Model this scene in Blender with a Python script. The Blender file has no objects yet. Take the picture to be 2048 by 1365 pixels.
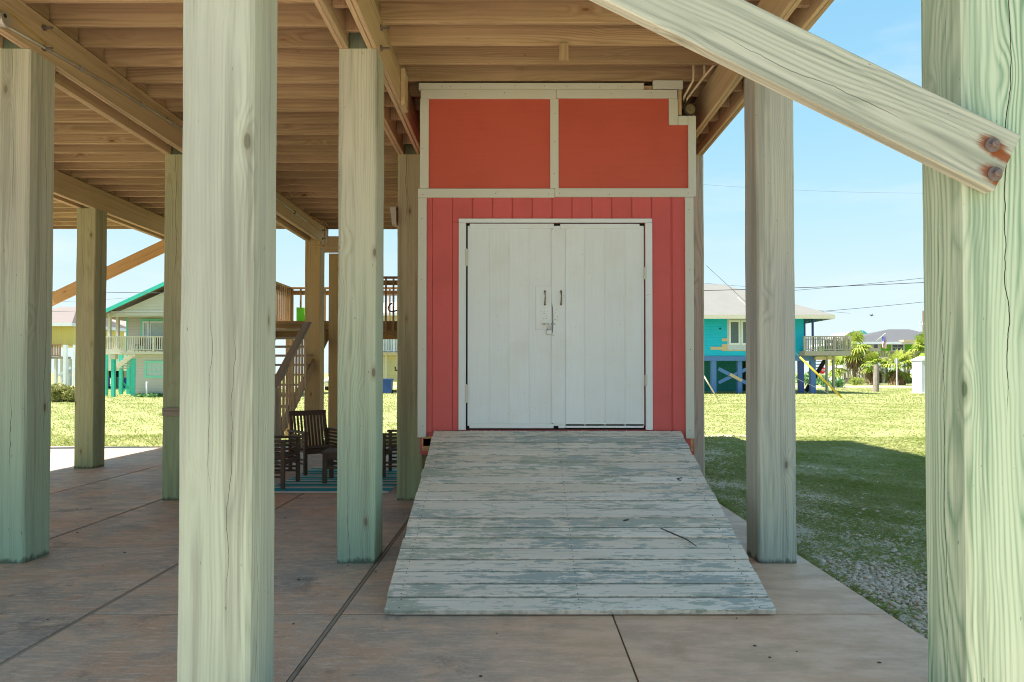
import bpy, bmesh, math, random
import numpy as np
from mathutils import Vector, Matrix, Euler, noise as mnoise
R = math.radians
random.seed(7); rng = np.random.default_rng(11)
sc = bpy.context.scene
COL = sc.collection

# ------------------------------------------------------------------ camera, sky, sun, exposure
CAM_H = 1.52
TILT = R(1.0); SX = -13/2048.; SY = 38.7/2048.; FPX = 2048*24/36.
cam = bpy.data.cameras.new('camera'); cam.lens = 24; cam.sensor_width = 36
cam.shift_x = SX; cam.shift_y = SY; cam.clip_start = 0.05; cam.clip_end = 3000
camo = bpy.data.objects.new('camera', cam); COL.objects.link(camo)
camo.location = (0, 0, CAM_H); camo.rotation_euler = (R(90)+TILT, 0, 0)
sc.camera = camo

SUN_EL = R(56); SUN_AZ = R(7)          # azimuth: the sun stands left (-X), turned a little towards the camera side
sdir = Vector((math.cos(SUN_EL)*math.cos(SUN_AZ), math.cos(SUN_EL)*math.sin(SUN_AZ), -math.sin(SUN_EL)))
sun = bpy.data.lights.new('sun', 'SUN'); sun.energy = 2.0; sun.angle = R(1.0); sun.color = (1, .95, .86)
suno = bpy.data.objects.new('sun', sun); COL.objects.link(suno); suno.location = (-30, 0, 40)
suno.rotation_euler = sdir.to_track_quat('-Z', 'Y').to_euler()

world = bpy.data.worlds.new('World'); sc.world = world; world.use_nodes = True
wt = world.node_tree; wt.nodes.clear()
wo = wt.nodes.new('ShaderNodeOutputWorld'); wb = wt.nodes.new('ShaderNodeBackground')
sky = wt.nodes.new('ShaderNodeTexSky'); sky.sky_type = 'NISHITA'; sky.sun_disc = False
sky.sun_elevation = SUN_EL; sky.sun_rotation = math.atan2(-sdir.x, -sdir.y)
sky.air_density = 1.0; sky.dust_density = .2; sky.ozone_density = 4.0; sky.altitude = 0
wb.inputs['Strength'].default_value = .076
# thin cloud wisps, laid out by view direction on a dome
tcw = wt.nodes.new('ShaderNodeTexCoord'); mpw = wt.nodes.new('ShaderNodeMapping'); mpw.inputs['Scale'].default_value = (2.0, 2.0, 7.5)
mpw.inputs['Location'].default_value = (.35, .2, 1.3)
nzw = wt.nodes.new('ShaderNodeTexNoise'); nzw.inputs['Scale'].default_value = 1.6; nzw.inputs['Detail'].default_value = 9; nzw.inputs['Roughness'].default_value = .58
rpw = wt.nodes.new('ShaderNodeValToRGB'); rpw.color_ramp.elements[0].position = .50; rpw.color_ramp.elements[1].position = .86
rpw.color_ramp.elements[0].color = (0, 0, 0, 1); rpw.color_ramp.elements[1].color = (.6, .6, .6, 1)
mxw = wt.nodes.new('ShaderNodeMix'); mxw.data_type = 'RGBA'
mxw.inputs['B'].default_value = (1.6, 1.72, 1.8, 1)
wt.links.new(tcw.outputs['Generated'], mpw.inputs['Vector']); wt.links.new(mpw.outputs[0], nzw.inputs['Vector'])
wt.links.new(nzw.outputs['Fac'], rpw.inputs[0]); wt.links.new(rpw.outputs[0], mxw.inputs['Factor'])
# film-like shoulder over the whole dome, so that the bright horizon keeps its blue
sp_ = wt.nodes.new('ShaderNodeSeparateColor'); cm_ = wt.nodes.new('ShaderNodeCombineColor'); hs_ = wt.nodes.new('ShaderNodeHueSaturation'); hs_.inputs['Saturation'].default_value = 1.12; wt.links.new(sky.outputs[0], hs_.inputs['Color']); wt.links.new(hs_.outputs[0], sp_.inputs[0])
SKY_L = 1.85
for i_ in range(3):
    def wm_(op, a, b):
        n_ = wt.nodes.new('ShaderNodeMath'); n_.operation = op
        for k_, q_ in enumerate((a, b)):
            if isinstance(q_, (int, float)): n_.inputs[k_].default_value = q_
            else: wt.links.new(q_, n_.inputs[k_])
        return n_.outputs[0]
    x_ = sp_.outputs[i_]; d_ = wm_('DIVIDE', x_, SKY_L); d_ = wm_('SQRT', wm_('ADD', wm_('MULTIPLY', d_, d_), 1.), 0.)
    wt.links.new(wm_('MULTIPLY', wm_('DIVIDE', x_, d_), (.77, .90, .97)[i_]), cm_.inputs[i_])
wt.links.new(cm_.outputs[0], mxw.inputs['A']); wt.links.new(mxw.outputs['Result'], wb.inputs['Color'])
wt.links.new(wb.outputs[0], wo.inputs[0])
sc.view_settings.view_transform = 'Standard'; sc.view_settings.look = 'None'; sc.view_settings.gamma = 1
sc.view_settings.exposure = 3.02
sc.render.engine = 'CYCLES'; sc.cycles.max_bounces = 8; sc.cycles.diffuse_bounces = 5
sc.cycles.use_denoising = True; sc.cycles.pixel_filter_type = 'BLACKMAN_HARRIS'; sc.cycles.filter_width = 1.05

def at(x, y, d):
    """survey helper: a point measured in the photograph, at distance d in front of the camera"""
    u = (x-1024+SX*2048)/FPX; v = (682.5-y+SY*2048)/FPX
    Y = math.cos(TILT)-v*math.sin(TILT); Z = math.sin(TILT)+v*math.cos(TILT); k = d/Y
    return Vector((u*k, d, CAM_H+Z*k))

# ------------------------------------------------------------------ material helpers
class NT:
    def __init__(s, name):
        s.m = bpy.data.materials.new(name); s.m.use_nodes = True; s.t = s.m.node_tree; s.t.nodes.clear()
        s.out = s.t.nodes.new('ShaderNodeOutputMaterial'); s.b = s.t.nodes.new('ShaderNodeBsdfPrincipled')
        s.t.links.new(s.b.outputs[0], s.out.inputs[0])
        s.b.inputs['Roughness'].default_value = .8; s.b.inputs['Specular IOR Level'].default_value = .25
    def set(s, sock, v):
        if isinstance(v, bpy.types.NodeSocket): s.t.links.new(v, sock)
        elif isinstance(v, (tuple, list)) and sock.type == 'RGBA' and len(v) == 3: sock.default_value = (*v, 1)
        else: sock.default_value = v
    def math(s, op, a, b=0., clamp=False):
        n = s.t.nodes.new('ShaderNodeMath'); n.operation = op; n.use_clamp = clamp
        s.set(n.inputs[0], a); s.set(n.inputs[1], b); return n.outputs[0]
    def mix(s, f, a, b, mode='MIX'):
        n = s.t.nodes.new('ShaderNodeMix'); n.data_type = 'RGBA'; n.blend_type = mode
        s.set(n.inputs['Factor'], f); s.set(n.inputs['A'], a); s.set(n.inputs['B'], b); return n.outputs['Result']
    def ramp(s, f, a, b, lo=0., hi=1.):
        n = s.t.nodes.new('ShaderNodeMapRange'); n.interpolation_type = 'SMOOTHSTEP'
        s.set(n.inputs['Value'], f); n.inputs['From Min'].default_value = a; n.inputs['From Max'].default_value = b
        n.inputs['To Min'].default_value = lo; n.inputs['To Max'].default_value = hi; return n.outputs[0]
    def coord(s, k='Object'): return s.t.nodes.new('ShaderNodeTexCoord').outputs[k]
    def sep(s, v):
        n = s.t.nodes.new('ShaderNodeSeparateXYZ'); s.set(n.inputs[0], v); return n.outputs
    def comb(s, x, y, z):
        n = s.t.nodes.new('ShaderNodeCombineXYZ')
        for i, q in enumerate((x, y, z)): s.set(n.inputs[i], q)
        return n.outputs[0]
    def vmul(s, v, k):
        n = s.t.nodes.new('ShaderNodeVectorMath'); n.operation = 'MULTIPLY'; s.set(n.inputs[0], v); n.inputs[1].default_value = k; return n.outputs[0]
    def noise(s, v, sc_=1., det=3., rough=.5, out='Fac'):
        n = s.t.nodes.new('ShaderNodeTexNoise'); s.set(n.inputs['Vector'], v)
        n.inputs['Scale'].default_value = sc_; n.inputs['Detail'].default_value = det; n.inputs['Roughness'].default_value = rough; return n.outputs[out]
    def vor(s, v, sc_=1., out='Distance', feat='F1'):
        n = s.t.nodes.new('ShaderNodeTexVoronoi'); n.feature = feat; s.set(n.inputs['Vector'], v); n.inputs['Scale'].default_value = sc_; return n.outputs[out]
    def rnd(s): return s.t.nodes.new('ShaderNodeObjectInfo').outputs['Random']
    def bump(s, h, st=.3, d=.01):
        n = s.t.nodes.new('ShaderNodeBump'); n.inputs['Strength'].default_value = st; n.inputs['Distance'].default_value = d
        s.set(n.inputs['Height'], h); s.t.links.new(n.outputs[0], s.b.inputs['Normal'])
    def col(s, v): s.set(s.b.inputs['Base Color'], v)
    def rough(s, v): s.set(s.b.inputs['Roughness'], v)
    def attr(s, name):
        n = s.t.nodes.new('ShaderNodeAttribute'); n.attribute_name = name; return n.outputs['Fac']

M = {}
def wood(name, light, dark, alt=None, ring=55, ringamt=.6, fib=.5, warp=.10, knots=True, crack=0., green=None, mould=False, altamt=.5, rough=.85, tone=.0, saw=True):
    """solid lumber; local Z runs along the grain"""
    n = NT(name); M[name] = n.m
    p = n.coord(); u, v, w = n.sep(p); r0 = n.rnd()
    f1 = n.math('FRACT', n.math('MULTIPLY', r0, 7.31)); f2 = n.math('FRACT', n.math('MULTIPLY', r0, 23.7)); f3 = n.math('FRACT', n.math('MULTIPLY', r0, 61.3))
    P = n.comb(n.math('ADD', u, n.math('MULTIPLY', f1, 9)), n.math('ADD', v, n.math('MULTIPLY', f2, 9)), n.math('ADD', w, n.math('MULTIPLY', f3, 40)))
    wn = n.sep(n.noise(n.vmul(P, (2.0, 2.0, .42)), 1., 3., .45, 'Color'))
    uu = n.math('ADD', n.math('ADD', u, n.math('MULTIPLY', n.math('SUBTRACT', wn[0], .5), warp*2.4)), n.math('MULTIPLY', n.math('SUBTRACT', f2, .5), .16))
    vv = n.math('ADD', n.math('ADD', v, n.math('MULTIPLY', n.math('SUBTRACT', wn[1], .5), warp*2.4)), n.math('ADD', n.math('MULTIPLY', f3, .10), .03))
    r = n.math('SQRT', n.math('ADD', n.math('MULTIPLY', uu, uu), n.math('MULTIPLY', vv, vv)))
    kd = None
    if knots:
        kd = n.vor(n.vmul(P, (4.2, 4.2, 1.7)))
        r = n.math('ADD', r, n.ramp(kd, .02, .34, .03, 0.))
    fibre = n.noise(n.vmul(P, (120, 120, 2.2)), 1., 2., .6)
    streak = n.noise(n.vmul(P, (30, 30, .45)), 1., 5., .62)
    rv = n.math('ADD', n.math('MULTIPLY', r, ring), n.math('MULTIPLY', fibre, .25))
    tri = n.math('MULTIPLY', n.math('ABSOLUTE', n.math('SUBTRACT', n.math('FRACT', rv), .5)), 2.)
    tri = n.math('POWER', tri, 1.7)
    rmask = n.ramp(n.noise(n.vmul(P, (3, 3, .5)), 1., 2.), .3, .62, .25, 1.)
    f = n.math('ADD', n.math('MULTIPLY', n.math('MULTIPLY', tri, ringamt), rmask), n.math('MULTIPLY', n.math('SUBTRACT', fibre, .5), fib))
    f = n.math('ADD', f, n.math('MULTIPLY', n.math('SUBTRACT', streak, .47), 1.5), True)
    c = n.mix(f, light, dark)
    if alt: c = n.mix(n.ramp(n.noise(n.vmul(P, (2.2, 2.2, .45)), 1., 4., .6), .40, .68, 0, altamt), c, alt)
    if green:
        gz = n.ramp(n.math('ADD', n.math('ADD', w, 0.), n.math('MULTIPLY', n.math('SUBTRACT', streak, .5), 2.2)), green[1], green[2], green[3], 0.)
        c = n.mix(gz, c, green[0], 'MULTIPLY')
    if tone:
        c = n.mix(n.math('MULTIPLY', f1, tone), c, tuple(q*.55 for q in dark))
    h = n.math('ADD', n.math('MULTIPLY', tri, .35), n.math('MULTIPLY', fibre, .5))
    if knots:
        k = n.ramp(kd, .045, .075, .85, 0.); c = n.mix(k, c, tuple(q*.30 for q in dark))
        k2 = n.ramp(kd, .06, .17, .4, 0.); c = n.mix(k2, c, tuple(a*b for a, b in zip(dark, (.9, .72, .6))))
    if crack:
        for (cu, seed, wd) in ((u, 1.7, .0022), (v, 5.1, .0016), (u, 9.3, .0012)):
            cn = n.noise(n.comb(n.math('MULTIPLY', r0, 50+seed), seed, n.math('MULTIPLY', w, .75)), 1., 6., .56)
            pos = n.math('ADD', n.math('MULTIPLY', n.math('SUBTRACT', cn, .5), .22), n.math('MULTIPLY', n.math('SUBTRACT', n.math('FRACT', n.math('MULTIPLY', r0, 11.1*seed)), .5), .16))
            dd = n.math('ABSOLUTE', n.math('SUBTRACT', cu, pos))
            wid = n.ramp(n.noise(n.comb(seed, n.math('MULTIPLY', r0, 33), n.math('MULTIPLY', w, .9)), 1., 1.), .40, .66, -.0008, wd)
            ck = n.math('MULTIPLY', n.math('LESS_THAN', dd, wid), crack)
            c = n.mix(ck, c, (.03, .024, .016)); h = n.math('SUBTRACT', h, n.math('MULTIPLY', ck, 2.))
    if mould:
        mz = n.ramp(n.math('ADD', w, n.math('MULTIPLY', n.math('SUBTRACT', n.noise(n.vmul(P, (14, 14, 5)), 1., 5., .75), .5), .16)), .008, .05, .72, 0.)
        c = n.mix(mz, c, (.035, .04, .026))
    stn = n.ramp(n.noise(n.vmul(P, (9, 9, .28)), 1., 5., .65), .52, .66, 0., .5); c = n.mix(stn, c, tuple(a*.62+.02 for a in dark))
    sp2 = n.ramp(n.noise(n.vmul(P, (55, 55, 16)), 1., 2., .5), .73, .78, 0., .6); c = n.mix(sp2, c, tuple(q*.3 for q in dark))
    n.col(c); n.rough(rough); n.bump(h, .35, .004)
    return n.m

wood('post_wood', (.44, .475, .405), (.225, .255, .205), (.29, .305, .29), ring=70, ringamt=.48, fib=.5, warp=.07, crack=1., mould=True,
     green=((.76, 1.0, .88), .1, 3.2, .6), altamt=.55)
wood('post_grey', (.50, .50, .44), (.25, .27, .26), (.34, .36, .39), ring=70, ringamt=.5, fib=.5, warp=.06, crack=1., mould=True,
     green=((.85, 1.0, .9), .1, 2., .5), altamt=.7)
wood('post_olive', (.42, .40, .27), (.25, .24, .145), (.27, .28, .18), ring=60, ringamt=.5, fib=.35, warp=.11, crack=.8, mould=True,
     green=((.72, 1.0, .78), .1, 2.6, .6), altamt=.5)
wood('post_mint', (.54, .64, .53), (.15, .28, .19), (.41, .51, .41), ring=62, ringamt=1.1, fib=.35, warp=.13, crack=1., mould=True,
     green=((.84, 1.0, .9), .3, 4.0, .6), altamt=.4)
wood('post_brown', (.47, .39, .32), (.26, .205, .165), (.36, .32, .29), ring=60, ringamt=.7, fib=.5, warp=.10, crack=1., altamt=.5)
wood('post_green', (.51, .515, .43), (.27, .285, .225), (.38, .36, .33), ring=66, ringamt=.55, fib=.5, warp=.08, crack=1., mould=True, green=((.62, 1.0, .82), .1, 3.4, .7), altamt=.5)
wood('post_tan', (.52, .38, .20), (.36, .25, .12), (.40, .32, .19), ring=60, ringamt=.45, fib=.35, crack=.8, mould=False, altamt=.5)
wood('brace_wood', (.445, .49, .43), (.19, .23, .195), (.345, .39, .355), ring=50, ringamt=.75, fib=.4, warp=.13, crack=.6, altamt=.5)
wood('brace_tan', (.60, .37, .18), (.42, .24, .11), ring=60, ringamt=.4, fib=.3)
wood('joist_wood', (.60, .45, .29), (.34, .235, .135), (.36, .25, .15), ring=50, ringamt=.8, fib=.4, warp=.08, tone=.45)
wood('beam_wood', (.60, .46, .30), (.39, .28, .17), (.48, .35, .22), ring=55, ringamt=.5, fib=.35, tone=.15)
wood('deck_wood', (.40, .25, .13), (.24, .14, .07), (.32, .21, .12), ring=60, ringamt=.4, fib=.35, tone=.2)
wood('weathered_wood', (.36, .30, .24), (.22, .17, .13), ring=60, ringamt=.4, fib=.5)
wood('teak', (.13, .085, .055), (.065, .04, .026), (.10, .075, .055), ring=80, ringamt=.4, fib=.5, knots=False, rough=.6)
wood('far_timber', (.34, .28, .20), (.22, .18, .12), knots=False)

def ramp_paint():
    n = NT('ramp_paint'); M['ramp_paint'] = n.m
    p = n.coord(); u, v, w = n.sep(p); r0 = n.rnd(); o = n.math('MULTIPLY', r0, 37)
    P = n.comb(u, n.math('ADD', v, o), n.math('ADD', w, n.math('MULTIPLY', r0, 11)))
    fib = n.noise(n.vmul(P, (90, 90, 3)), 1., 3., .65)
    big = n.noise(n.vmul(P, (30, 30, 5.5)), 1., 9., .72)
    zone = n.noise(n.vmul(P, (2., 2., 1.1)), 1., 2., .5)
    pat = n.math('ADD', big, n.math('MULTIPLY', n.math('SUBTRACT', fib, .5), .16))
    pat = n.math('ADD', pat, n.math('MULTIPLY', n.math('SUBTRACT', zone, .5), .45))
    pat = n.math('ADD', pat, n.math('MULTIPLY', n.math('SUBTRACT', n.math('FRACT', n.math('MULTIPLY', r0, 5.3)), .5), .10))
    woodc = n.mix(n.noise(n.vmul(P, (40, 40, 1.2)), 1., 4.), (.86, .77, .67), (.66, .56, .46))
    woodc = n.mix(n.ramp(n.noise(n.vmul(P, (3, 3, .8)), 1., 3.), .42, .68, 0., .55), woodc, (.90, .83, .74))
    woodc = n.mix(n.math('MULTIPLY', n.math('FRACT', n.math('MULTIPLY', r0, 91.7)), .7), woodc, (.74, .62, .48))
    paint = n.mix(n.ramp(n.noise(n.vmul(P, (2, 2, .9)), 1., 2.), .38, .62), (.37, .405, .37), (.43, .44, .35))
    k = n.ramp(pat, .505, .53, 0., .9)
    c = n.mix(k, woodc, paint)
    # grime caught in the grain, a few rust brown flecks
    c = n.mix(n.ramp(n.noise(n.vmul(P, (26, 26, 6)), 1., 5., .75), .60, .72, 0., .75), c, (.19, .15, .10))
    c = n.mix(n.ramp(n.noise(n.vmul(P, (110, 110, 1.6)), 1., 3.), .60, .72, 0., .6), c, (.20, .19, .17))
    # darker along the board edges, so the plank lines read
    ed = n.ramp(n.math('ADD', n.math('ABSOLUTE', u), n.math('MULTIPLY', n.math('SUBTRACT', n.noise(n.vmul(P, (6, 6, 14)), 1., 4., .7), .5), .022)), .0555, .0645, 0., .6)
    c = n.mix(ed, c, (.17, .145, .115))
    n.col(c); n.rough(.75); n.bump(n.math('ADD', n.math('MULTIPLY', k, .5), fib), .35, .003)
ramp_paint()

def paint(name, base, dirt=(.4, .36, .28), grain=(60, 60, 2.5), amt=.25, chips=0., rough=.55, chipcol=(.3, .27, .22)):
    n = NT(name); M[name] = n.m
    p = n.coord(); r0 = n.rnd(); u, v, w = n.sep(p)
    P = n.comb(u, n.math('ADD', v, n.math('MULTIPLY', r0, 9)), n.math('ADD', w, n.math('MULTIPLY', r0, 31)))
    fib = n.noise(n.vmul(P, grain), 1., 3., .6)
    c = n.mix(n.ramp(fib, .3, .75, 0., .16), base, tuple(q*.72 for q in base))
    c = n.mix(n.ramp(n.noise(P, 2.1, 5., .6), .46, .74, 0., amt), c, dirt)
    c = n.mix(n.math('MULTIPLY', r0, .10), c, tuple(q*.6 for q in base))
    if chips:
        ch = n.math('MULTIPLY', n.ramp(n.noise(P, 46, 3., .6), .66, .70), n.ramp(n.noise(P, 5., 2.), .48, .62, 0., chips))
        c = n.mix(ch, c, chipcol)
    n.col(c); n.rough(rough); n.bump(fib, .22, .003); return n.m
paint('red_panel', (.52, .10, .07), (.34, .065, .048), grain=(3, 3, 55), amt=.22, rough=.5)
paint('red_siding', (.57, .11, .112), (.42, .08, .07), amt=.4, rough=.5, chips=.5, chipcol=(.62, .25, .2))
paint('white_trim', (.58, .605, .57), (.58, .55, .42), amt=.35, chips=.6, rough=.5)
paint('white_door', (.70, .785, .85), (.60, .61, .55), amt=.3, chips=.45, rough=.45, chipcol=(.33, .33, .31))

def plain(name, c, rough=.6, metal=0., var=.25, sc_=6.):
    n = NT(name); M[name] = n.m
    f = n.noise(n.coord(), sc_, 4., .6)
    n.col(n.mix(n.ramp(f, .3, .7, 0., var), c, tuple(q*.6 for q in c))); n.rough(rough); n.b.inputs['Metallic'].default_value = metal
    return n.m
plain('galvanised', (.48, .48, .44), .45, .6); plain('copper', (.50, .30, .17), .5, .3); plain('pvc', (.66, .56, .40), .5)
plain('brass_old', (.22, .17, .09), .4, .7); plain('black_metal', (.03, .03, .03), .5, .2); plain('dark_gap', (.01, .01, .01), .9)
plain('steel_lock', (.50, .52, .52), .35, .7); plain('lamp_grey', (.42, .42, .38), .5); plain('glassy', (.10, .14, .16), .08)
plain('pale_glass', (.42, .50, .50), .08); plain('black_cap', (.035, .03, .025), .55); plain('old_cap', (.23, .19, .11), .5, .3)
plain('twig', (.06, .05, .04)); plain('bark_twig', (.09, .07, .05)); plain('wire_dark', (.05, .05, .05)); plain('yellow_guard', (.62, .44, .04), .5)
plain('lime_plastic', (.22, .60, .06), .4); plain('bin_blue', (.03, .08, .27), .4); plain('bin_green', (.05, .16, .10), .4)
plain('car_white', (.75, .76, .78), .25); plain('tyre', (.02, .02, .02), .8); plain('red_sign', (.55, .02, .02), .4); plain('sign_white', (.75, .75, .75), .4)
plain('porta_grey', (.46, .52, .56), .5); plain('porta_white', (.80, .82, .84), .5); plain('pole_wood', (.16, .13, .10), .8); plain('stump_wood', (.25, .215, .185), .9, var=.6, sc_=3)
plain('bird_grey', (.1, .1, .11)); plain('post_bark', (.2, .15, .1)); plain('sign_back', (.5, .52, .52), .4, .4); plain('yellow_wire', (.6, .42, .1))
plain('brown_metal', (.10, .06, .04), .6)

def siding(name, c, lap=.18, vertical=False, var=.2):
    n = NT(name); M[name] = n.m
    p = n.coord(); x, y, z = n.sep(p)
    q = n.math('ADD', x, y) if vertical else z
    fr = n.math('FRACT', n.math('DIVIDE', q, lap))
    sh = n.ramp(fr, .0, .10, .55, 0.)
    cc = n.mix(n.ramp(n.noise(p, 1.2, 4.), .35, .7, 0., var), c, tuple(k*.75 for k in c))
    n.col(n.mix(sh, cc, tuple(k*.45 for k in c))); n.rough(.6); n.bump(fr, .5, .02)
siding('beige_siding', (.47, .46, .43)); siding('yellow_siding', (.62, .52, .16), .22, True); siding('pale_yellow_siding', (.66, .60, .34))
siding('teal_siding', (.008, .44, .68), .2, var=.3); siding('teal_dark', (.015, .20, .19), .3, True); siding('lime_siding', (.20, .55, .03), .2); siding('cream_siding', (.72, .70, .60), .2)
siding('shingle_grey', (.10, .10, .105), .15); siding('shingle_pale', (.185, .18, .165), .16); siding('shingle_brown', (.17, .135, .125), .16); siding('white_metal_roof', (.34, .36, .37), .5, True)
plain('teal_trim', (.05, .52, .42), .5); plain('mint_trim', (.20, .62, .46), .5); plain('blue_paint', (.09, .20, .48), .5); plain('navy_paint', (.04, .075, .26), .5)
plain('white_far', (.70, .74, .80), .5); plain('deck_grey', (.40, .36, .31), .8); plain('cream_trim', (.60, .57, .48), .6); plain('tan_board', (.56, .45, .28), .8)
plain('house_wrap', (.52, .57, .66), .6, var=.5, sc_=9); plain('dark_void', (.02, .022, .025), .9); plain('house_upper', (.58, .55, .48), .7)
plain('grey_post', (.32, .33, .27), .8)

# ------------------------------------------------------------------ mesh helpers
def link(o): COL.objects.link(o); return o
def tag(o, label=None, cat=None, group=None, kind=None):
    if label: o['label'] = label
    if cat: o['category'] = cat
    if group: o['group'] = group
    if kind: o['kind'] = kind
    return o
def thing(name, loc, label, cat, group=None, rz=0.):
    o = link(bpy.data.objects.new(name, None)); o.location = loc; o.rotation_euler = (0, 0, rz); o.empty_display_size = .1
    return tag(o, label, cat, group)
def mesh_obj(name, me, mat, parent=None, mat4=None, world_coords=True):
    o = link(bpy.data.objects.new(name, me))
    if mat and not me.materials: me.materials.append(M[mat])
    if mat and me.materials and me.materials[0] != M[mat]:
        o.material_slots[0].link = 'OBJECT'; o.material_slots[0].material = M[mat]
    mm = mat4.copy() if mat4 else Matrix.Identity(4)
    if parent is not None:
        o.parent = parent
        if world_coords: mm = wmat(parent).inverted() @ mm
    o.matrix_basis = mm
    return o
def wmat(p):
    m = Matrix.Identity(4)
    while p is not None: m = p.matrix_basis @ m; p = p.parent
    return m
def base_of(p):
    v = Vector((0, 0, 0))
    while p is not None: v = v + p.location; p = p.parent
    return v
_bc = {}
def box_mesh(sx, sy, sz, bev=.003):
    k = (round(sx, 4), round(sy, 4), round(sz, 4), bev)
    if k in _bc: return _bc[k]
    bm = bmesh.new(); bmesh.ops.create_cube(bm, size=1); bmesh.ops.scale(bm, vec=(sx, sy, sz), verts=bm.verts)
    if bev > 0: bmesh.ops.bevel(bm, geom=list(bm.edges), offset=min(bev, .45*min(sx, sy, sz)), segments=1, affect='EDGES')
    me = bpy.data.meshes.new('box'); bm.to_mesh(me); bm.free(); _bc[k] = me; return me
AX = {'z': Matrix.Identity(3), 'x': Matrix(((0, 0, 1), (1, 0, 0), (0, 1, 0))), 'y': Matrix(((1, 0, 0), (0, 0, 1), (0, -1, 0)))}
def box(name, lo, hi, mat, parent=None, axis=None, bev=.003, wc=True, rot=None):
    """axis-aligned block lo..hi; its local Z runs along `axis` (the grain), default the longest side"""
    lo, hi = [min(a, b) for a, b in zip(lo, hi)], [max(a, b) for a, b in zip(lo, hi)]
    d = [b-a for a, b in zip(lo, hi)]; c = Vector([(a+b)/2 for a, b in zip(lo, hi)])
    if axis is None: axis = 'xyz'[d.index(max(d))]
    A = AX[axis]; ls = [abs(x) for x in (A.transposed() @ Vector(d))]
    mm = Matrix.Translation(c) @ (rot.to_4x4() if rot else Matrix.Identity(4)) @ A.to_4x4()
    return mesh_obj(name, box_mesh(*ls, bev), mat, parent, mm, wc)
def bar(name, p, q, w, t, mat, parent=None, up=(0, 0, 1), bev=.003, wc=True):
    """a straight member from p to q; w across `side`, t along `up`"""
    p, q = Vector(p), Vector(q); z = (q-p); L = z.length; z.normalize(); up = Vector(up)
    x = up.cross(z)
    if x.length < 1e-4: x = Vector((1, 0, 0)).cross(z)
    x.normalize(); y = z.cross(x)
    mm = Matrix.Translation((p+q)/2) @ Matrix((x, y, z)).transposed().to_4x4()
    return mesh_obj(name, box_mesh(w, t, L, bev), mat, parent, mm, wc)
class MB:
    def __init__(s): s.v = []; s.f = []
    def box(s, lo, hi):
        i = len(s.v); (a, b, c), (d, e, f) = lo, hi
        s.v += [(a, b, c), (d, b, c), (d, e, c), (a, e, c), (a, b, f), (d, b, f), (d, e, f), (a, e, f)]
        s.f += [tuple(i+k for k in q) for q in ((0, 3, 2, 1), (4, 5, 6, 7), (0, 1, 5, 4), (1, 2, 6, 5), (2, 3, 7, 6), (3, 0, 4, 7))]; return s
    def face(s, pts): i = len(s.v); s.v += [tuple(p) for p in pts]; s.f.append(tuple(range(i, i+len(pts)))); return s
    def prism(s, pts, ext):
        """closed prism: polygon pts pushed along ext"""
        i = len(s.v); n = len(pts); e = Vector(ext); s.v += [tuple(p) for p in pts]+[tuple(Vector(p)+e) for p in pts]
        s.f += [tuple(i+k for k in range(n))[::-1], tuple(i+n+k for k in range(n))]
        s.f += [(i+k, i+(k+1) % n, i+n+(k+1) % n, i+n+k) for k in range(n)]; return s
    def bar(s, p, q, w, t, up=(0, 0, 1)):
        p, q = Vector(p), Vector(q); z = (q-p).normalized(); x = Vector(up).cross(z)
        if x.length < 1e-4: x = Vector((1, 0, 0)).cross(z)
        x.normalize(); y = z.cross(x); x *= w/2; y *= t/2
        return s.prism([p-x-y, p+x-y, p+x+y, p-x+y], q-p)
    def tube(s, pts, r, n=8, caps=True):
        pts = [Vector(p) for p in pts]; rings = []
        for k, p in enumerate(pts):
            t = (pts[min(k+1, len(pts)-1)]-pts[max(k-1, 0)]).normalized()
            a = t.orthogonal().normalized() if abs(t.z) > .99 else Vector((0, 0, 1)).cross(t).normalized(); b = t.cross(a)
            rr = r[k] if isinstance(r, (list, tuple)) else r; i = len(s.v)
            s.v += [tuple(p+(a*math.cos(2*math.pi*j/n)+b*math.sin(2*math.pi*j/n))*rr) for j in range(n)]; rings.append(i)
        for a, b in zip(rings, rings[1:]): s.f += [(a+j, a+(j+1) % n, b+(j+1) % n, b+j) for j in range(n)]
        if caps: s.f += [tuple(rings[0]+j for j in range(n))[::-1], tuple(rings[-1]+j for j in range(n))]
        return s
    def build(s, name, mat, parent=None, wc=True, smooth=False, origin=None):
        o0 = Vector(origin) if origin is not None else (sum((Vector(v) for v in s.v), Vector())/max(1, len(s.v)))
        me = bpy.data.meshes.new(name); me.from_pydata([tuple(Vector(v)-o0) for v in s.v], [], s.f); me.update()
        bm = bmesh.new(); bm.from_mesh(me); bmesh.ops.recalc_face_normals(bm, faces=bm.faces); bm.to_mesh(me); bm.free()
        if smooth: me.polygons.foreach_set('use_smooth', [True]*len(me.polygons))
        return mesh_obj(name, me, mat, parent, Matrix.Translation(o0), wc)
def tube(name, pts, r, mat, parent=None, n=8, wc=True): return MB().tube(pts, r, n).build(name, mat, parent, wc, smooth=True)

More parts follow.
